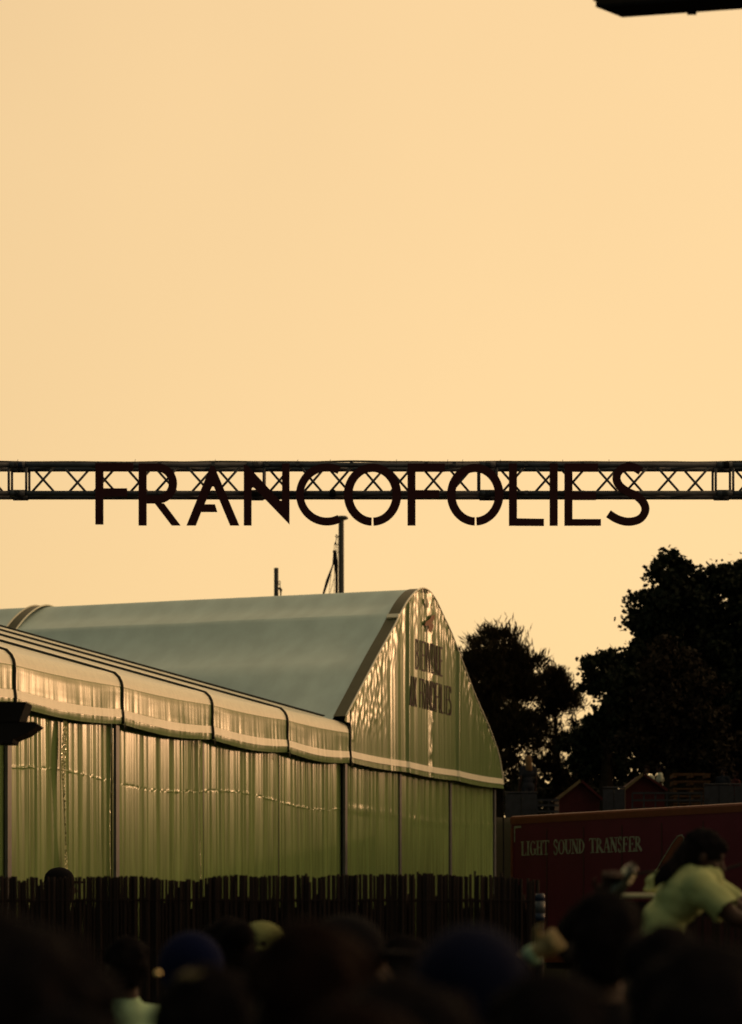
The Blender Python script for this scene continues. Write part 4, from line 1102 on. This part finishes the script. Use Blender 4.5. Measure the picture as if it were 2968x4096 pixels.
person(70, 3640, 3.5, 'person with big dark curly hair at the lower left, closest to the camera', 'curly', 'hair', 'dark', wide=1.05)
person(300, 4035, 3.2, 'dark head just showing at the bottom edge below the mint shirt', 'short', 'hair', 'dark')
pm = person(505, 3748, 10.6, 'dark haired person in pale mint shirt behind the curly haired head', 'short', 'hair', 'mint', 0.3)
person(758, 3722, 7.4, 'person in plain navy beanie in front of the cane fence', 'short', 'hair', 'navy2', 0.5, 'beanie', 'navy')
person(905, 3668, 8.8, 'black haired person right of the navy beanie', 'bun', 'hair', 'dark', 0.4)
person(1050, 3684, 10.5, 'person in pale khaki brimmed hat between two dark heads', 'short', 'hair', 'dark', -0.3, 'hat', 'khaki')
person(1235, 3692, 3.9, 'brown haired head large and blurred in the lower middle', 'short', 'hairbrown', 'dark', 0.1, wide=1.02)
person(1395, 3655, 7.0, 'person in dark cap turned to the right in the middle of the crowd', 'short', 'hairbrown', 'dark', -1.35, 'cap', 'dark')
person(1612, 3738, 8.5, 'dark haired person low between the dark cap and the big navy cap', 'long', 'hair', 'dark')
person(1885, 3692, 4.1, 'blurred head in broad navy cap right of centre', 'short', 'hair', 'navy2', 0.0, 'beanie', 'navy2', wide=1.03)
person(2408, 3570, 6.4, 'tall dark haired person below the trailer lettering', 'short', 'hair', 'dark', 0.15)
person(2815, 3760, 4.0, 'dark head in the lower right corner in front of the lime shirt', 'long', 'hair', 'dark', wide=1.1)
person(2640, 3700, 5.6, 'dark haired person just under the hem of the lime shirt', 'long', 'hair', 'dark', 0.4)
pc = person(835, 3868, 4.4, 'person with cream headband low in front of the navy beanie', 'short', 'hair', 'navy2', 0.2, wide=1.05)
remesh('headband', [('e', (-0.025, -0.020, 1.742), (0.042, 0.060, 0.015), Matrix.Rotation(R(-16), 3, 'Y'))], 0.010, M['creamcloth'], pc)
person(1640, 3890, 3.6, 'dark head at the bottom edge left of the big navy cap', 'curly', 'hair', 'dark')
person(2180, 3880, 3.8, 'dark haired head in navy shirt at the bottom edge under the raised hand', 'long', 'hair', 'navy2')
person(1420, 4010, 2.9, 'dark head at the bottom edge right of the brown haired head', 'short', 'hairbrown', 'dark')
person(242, 3468, 24.0, 'person in black cap peeping over the top of the cane fence', 'short', 'hair', 'dark', -1.2, 'cap', 'dark', group='people behind the fence')
GTe = 'people on the terrace'
person(2112, 3022, 69.0, 'fair haired person in slate coat on the terrace beside the marquee', 'long', 'hairfair', 'coat', 0.3, z0=ZG, group=GTe, trousers='coat')
person(2585, 3062, 71.5, 'person in white shirt behind the peak of the lit red hut', 'short', 'hairbrown', 'whitecloth', 2.8, z0=ZG, group=GTe)
person(2640, 3055, 70.5, 'person in white shirt standing right of the lit red hut', 'short', 'hair', 'whitecloth', 1.5, z0=ZG, group=GTe)
person(2892, 3068, 70.0, 'person in dark clothes right of the pallet stack', 'short', 'hair', 'coat', 2.6, z0=ZG, group=GTe)
person(2940, 3085, 70.0, 'bare armed person in dark top furthest right on the terrace', 'long', 'hairbrown', 'hutred', 2.2, z0=ZG, group=GTe)
# small bright earring
ep_ = at(632, 3896, 7.0)
er = MB(); er.lathe([(0.002, -0.009), (0.009, -0.004), (0.010, 0.002), (0.005, 0.009)], (0, 0, 0), 12)
oe = er.build('earring', M['glint'], smooth=True); oe.location = ep_; tag(oe, 'tiny bright gold earring below the navy beanie', 'earring')

# ---- staff member in lime shirt leaning over (world-space joints)
def W(x, y, Y): return at(x, y, Y)
deckz = 0.70
st = empty('person', (W(2600, 3800, 10.7).x, 10.7, deckz)); tag(st, 'person with dark ponytail in lime green shirt leaning forward beside the trailer', 'person')
so = Vector(st.location)
def J(x, y, Y): return W(x, y, Y)-so
Yc = 10.7
tilt = (Matrix.Rotation(R(-90), 3, 'Z') @ Matrix.Rotation(R(-22), 3, 'X'))*0.88
hc = J(2812, 3425, Yc)
hip = J(2578, 3860, Yc); wst = J(2645, 3712, Yc); chest = J(2722, 3588, Yc); nck = J(2775, 3500, Yc)
shn = J(2800, 3548, Yc-0.17); shf = J(2790, 3520, Yc+0.17)
eln = J(2935, 3672, Yc-0.24); wrn = J(3130, 3720, Yc-0.22); elf = J(2960, 3640, Yc+0.22); wrf = J(3130, 3700, Yc+0.15)
axis = (nck-hip).normalized(); Trot = axis.to_track_quat('Z', 'Y').to_matrix()
bp = head_prims(hc, tilt)+[('c', nck, hc+tilt @ Vector((0, -0.02, -0.04)), 0.052, 0.048)]
sideY = Vector((0, 1, 0)); fwd = sideY.cross(axis).normalized()
RB = Matrix((sideY, fwd, axis)).transposed()
tors = lambda i: [('e', hip, (0.150+i, 0.098+i, 0.11+i), RB), ('e', wst, (0.130+i, 0.086+i, 0.14), RB), ('e', chest, (0.155+i, 0.092+i, 0.15), RB), ('c', shn, shf, 0.055+i, 0.055+i), ('c', (shn+shf)/2, nck, 0.09+i, 0.062+i*0.4)]
bp += tors(0)
for a, b, c, sd in ((shn, eln, wrn, -1), (shf, elf, wrf, 1)):
    bp += [('c', a, b, 0.050, 0.038), ('c', b, c, 0.038, 0.025)]+hand_prims(c, c-b, sd, 0.4)
for dy in (-0.09, 0.09):
    h0 = hip+Vector((0, dy, -0.05)); kn = Vector((h0.x+0.06, h0.y, 0.47)); an = Vector((h0.x-0.02, h0.y, 0.09))
    bp += [('c', h0, kn, 0.085, 0.056), ('c', kn, an, 0.054, 0.036), ('c', an+Vector((0, 0, -0.04)), an+Vector((0.16, 0, -0.055)), 0.04, 0.03)]
remesh('body', bp, 0.009, M['skin'], st)
sp = tors(0.016)
slv = shn+(eln-shn)*0.95; slf = shf+(elf-shf)*0.95
sp += [('c', shn, slv, 0.065, 0.073), ('c', shf, slf, 0.065, 0.072)]
sh_ = remesh('shirt', sp, 0.010, M['lime'], st)
for v in sh_.data.vertices:          # creases fan out from the shoulder toward the waist
    q = v.co-shn
    d = q.x*0.55+q.z*0.83; e = -q.x*0.83+q.z*0.55
    v.co += v.normal*(0.017*math.sin(d*58+5*noise.noise(v.co*5))*max(0, min(1, (-0.05-q.z)/0.1+0.6))*(0.5+noise.noise(v.co*7))+0.008*noise.noise(v.co*12))
bm = bmesh.new(); bm.from_mesh(sh_.data)      # open sleeves, neckline and hem
def cut(v):
    for a, b in ((shn, eln), (shf, elf)):
        d_ = (b-a).normalized(); t_ = (v.co-a).dot(d_)
        if t_ > (b-a).length*0.80 and ((v.co-a)-d_*t_).length < 0.13: return True
    if (v.co-hip).dot(axis) < -0.06: return True
    return (v.co-nck).dot(axis) > 0.035 and (v.co-nck).length < 0.09
bmesh.ops.delete(bm, geom=[v for v in bm.verts if cut(v)], context='VERTS'); bm.to_mesh(sh_.data); bm.free()
tp = [('e', hip, (0.165, 0.122, 0.12), RB)]
for dy in (-0.09, 0.09):
    h0 = hip+Vector((0, dy, -0.05)); kn = Vector((h0.x+0.06, h0.y, 0.47)); an = Vector((h0.x-0.02, h0.y, 0.08))
    tp += [('c', h0, kn, 0.098, 0.068), ('c', kn, an, 0.066, 0.05)]
remesh('trousers', tp, 0.012, M['dark'], st)
def HP(x, y, z): return hc+tilt @ Vector((x, y, z))
hp = [('e', HP(0, -0.014, 0.040), (0.090, 0.106, 0.092), tilt), ('e', HP(0, -0.050, 0.0), (0.084, 0.072, 0.085), tilt), ('e', HP(0, 0.05, 0.075), (0.07, 0.05, 0.035), tilt)]
pony = [J(2738, 3412, Yc-0.03), J(2700, 3452, Yc-0.06), J(2668, 3482, Yc-0.08), J(2640, 3512, Yc-0.09), J(2618, 3545, Yc-0.09)]
rad = [0.040, 0.028, 0.034, 0.028, 0.010]
for i in range(4): hp.append(('c', pony[i], pony[i+1], rad[i], rad[i+1]))
remesh('hair', hp, 0.009, M['hair'], st, wrinkle=0.007, wsc=35, strands=500)
for s in (-1, 1):
    e = MB(); e.lathe([(0.002, -0.011), (0.009, -0.006), (0.0115, 0), (0.009, 0.006), (0.002, 0.011)], HP(s*0.033, 0.070, 0.006), 10); e.build('eye', M['eye'], st, smooth=True)

# deck she stands on and the counter behind her
dk = empty('deck', (2.0, 10.75, 0)); tag(dk, kind='structure')
for i in range(14): MB().box((-1.1+i*0.17, 0, 0.675), (0.16, 1.5, 0.045)).build('plank', M['cane2'], dk)
for a in (-1.1, 1.1):
    for c_ in (-0.65, 0.65): MB().box((a*0.95, c_, 0.325), (0.08, 0.08, 0.65)).build('post', M['cane2'], dk)
YC = 11.35
c0 = at(2485, 3582, YC); ct = empty('counter', (c0.x, YC, 0)); tag(ct, 'dark cane fronted counter with lit cream timber edge behind the lime shirt', 'counter')
L = 1.7
MB().box((L/2, 0.16, c0.z), (L, 0.32, 0.018)).build('top', M['oak'], ct)
MB().tube([(0, -0.012, c0.z), (0.55, -0.012, c0.z), (L, -0.012, c0.z)], 0.0105, 10).build('nosing', M['oak'], ct, smooth=True)
rn = random.Random(3); x = 0.01; q = 0
while x < 1.1:
    o = bpy.data.objects.new('cane', cane_meshes[q % 6]); C.objects.link(o); o.parent = ct; wv = rn.uniform(0.009, 0.016)
    o.location = (x+wv/2, 0.02+rn.uniform(-0.004, 0.004), 0.7); o.scale = (wv/0.021, 0.7, c0.z-0.7-0.03); x += wv*(0.98 if rn.random() < 0.85 else 1.3); q += 1
MB().box((L/2, 0.08, c0.z-0.06), (L, 0.05, 0.07)).build('beam', M['cane2'], ct)
for a in (0.04, L-0.04): MB().box((a, 0.1, c0.z/2-0.05), (0.07, 0.07, c0.z-0.1)).build('leg', M['cane2'], ct)
bgp = at(2612, 3576, YC+0.05)
bag = remesh('cloth_bag', [('e', (0.005, 0, 0.045), (0.040, 0.030, 0.042)), ('e', (0, 0, 0.018), (0.042, 0.032, 0.018)), ('e', (0.02, 0, 0.085), (0.022, 0.018, 0.020))], 0.005, M['lime'], wrinkle=0.006, wsc=40)
bag.location = (bgp.x, bgp.y, c0.z+0.011); tag(bag, 'small pale lime cloth bag resting on the counter behind the ponytail', 'bag')
stp = MB().tube([at(2500, 3500, 11.2), at(2600, 3488, 11.2), at(2700, 3492, 11.2), at(2900, 3478, 11.2), at(3060, 3430, 11.2)], 0.006, 6).build('rope', M['cable'])
tag(stp, 'thin dark line strung across in front of the red trailer', 'rope')

# ---- person holding a bottle aloft (mostly hidden behind the tall dark head)
def arm_person(name_label, px, ytop, Y, wrist, elbow, shirt, skin, hair, side, grip, sleeve=True):
    top = at(px, ytop, Y); o = empty('person', (top.x, Y, 0)); tag(o, name_label, 'person', 'crowd watching from the foreground')
    s = top.z/1.757; o.scale = (s, s, s); ob = Vector(o.location)
    wv_ = (Vector(wrist)-ob)/s; ev_ = (Vector(elbow)-ob)/s
    pr = torso_prims()+head_prims((0, 0.01, 1.625))+[('c', (0, -0.01, 1.44), (0, 0.005, 1.56), 0.056, 0.052)]
    for sd in (-1, 1):
        if sd == side:
            pr += [('c', (sd*0.185, 0, 1.40), ev_, 0.050, 0.038), ('c', ev_, wv_, 0.038, 0.026)]+hand_prims(wv_, wv_-ev_, -1, grip)
        else:
            pr += [('c', (sd*0.185, 0, 1.40), (sd*0.225, -0.01, 1.13), 0.050, 0.038), ('c', (sd*0.225, -0.01, 1.13), (sd*0.235, 0.06, 0.89), 0.038, 0.026)]+hand_prims((sd*0.235, 0.06, 0.89), (0, 0.15, -1), sd, 0.35)
        pr += [('c', (sd*0.088, 0, 0.90), (sd*0.095, 0.01, 0.49), 0.082, 0.055), ('c', (sd*0.095, 0.01, 0.49), (sd*0.10, -0.01, 0.10), 0.054, 0.036), ('c', (sd*0.10, -0.02, 0.045), (sd*0.115, 0.15, 0.03), 0.042, 0.032)]
    remesh('body', pr, 0.007, M[skin], o, smooth=2)
    sh = torso_prims(0.014)
    for sd in (-1, 1):
        if sd == side: sh += [('c', (sd*0.18, 0, 1.40), Vector((sd*0.185, 0, 1.40)).lerp(ev_, 0.55), 0.066, 0.058)]
        else: sh += [('c', (sd*0.18, 0, 1.40), (sd*0.205, -0.005, 1.25), 0.066, 0.060)]
    remesh('shirt', sh, 0.013, M[shirt], o, wrinkle=0.008)
    piece('trousers', TROUS, M['dark'], o); piece('hair', HAIR[hair], M['hair'], o)
    return o
YB = 9.4
arm_person('person behind the tall dark head holding a bottle up', 2330, 3640, YB, at(2440, 3600, YB-0.12), at(2420, 3850, YB-0.05), 'dark', 'skin', 'short', 1, 0.9)
b0 = at(2452, 3585, YB-0.16); b1 = at(2536, 3462, YB-0.16); bd = (b1-b0); BLn = bd.length
bo = empty('bottle', b0); bo.rotation_mode = 'QUATERNION'; bo.rotation_quaternion = bd.to_track_quat('Z', 'Y'); tag(bo, 'dark plastic bottle with bright pale label held up in front of the trailer', 'bottle')
rb = 0.026
MB().lathe([(rb*0.8, 0), (rb, 0.01), (rb, BLn*0.45), (rb*0.94, BLn*0.5), (rb, BLn*0.55), (rb, BLn*0.82), (rb*0.8, BLn*0.93), (rb*0.55, BLn*0.97)], (0, 0, 0), 20).build('shell', M['bottle'], bo, smooth=True)
MB().lathe([(rb*0.56, BLn*0.965), (rb*0.58, BLn*1.03)], (0, 0, 0), 14).build('lid', M['bottle'], bo, smooth=True)
lb = MB(); vs_ = []; nn = 10
for zz in (0.50, 0.66, 0.80):
    for i in range(nn+1):
        a = R(-180+300*i/nn)
        vs_.append((1.03*rb*math.cos(a+0.6), 1.03*rb*math.sin(a+0.6), BLn*zz+0.003*n1(i*0.9, zz*9)))
lb.add(vs_, [(j*(nn+1)+i, j*(nn+1)+i+1, (j+1)*(nn+1)+i+1, (j+1)*(nn+1)+i) for j in range(2) for i in range(nn)]).build('label_sheet', M['label'], bo, smooth=True)
# ---- raised hand with wristband
YR = 7.6
wr = at(2142, 3812, YR); el = at(2010, 3900, YR+0.05)
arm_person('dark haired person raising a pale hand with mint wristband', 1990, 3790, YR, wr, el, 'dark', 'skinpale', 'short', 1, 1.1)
d = (wr-el).normalized(); wbm = d.to_track_quat('Z', 'Y').to_matrix()
wbo = MB().lathe([(0.029, -0.014), (0.031, 0), (0.029, 0.014)], (0, 0, 0), 16, mat=wbm).build('wristband', M['wrist'], smooth=True); wbo.location = wr-d*0.012
tag(wbo, 'mint coloured wristband on the raised pale hand', 'wristband')

bpy.data.scenes.remove(bench)
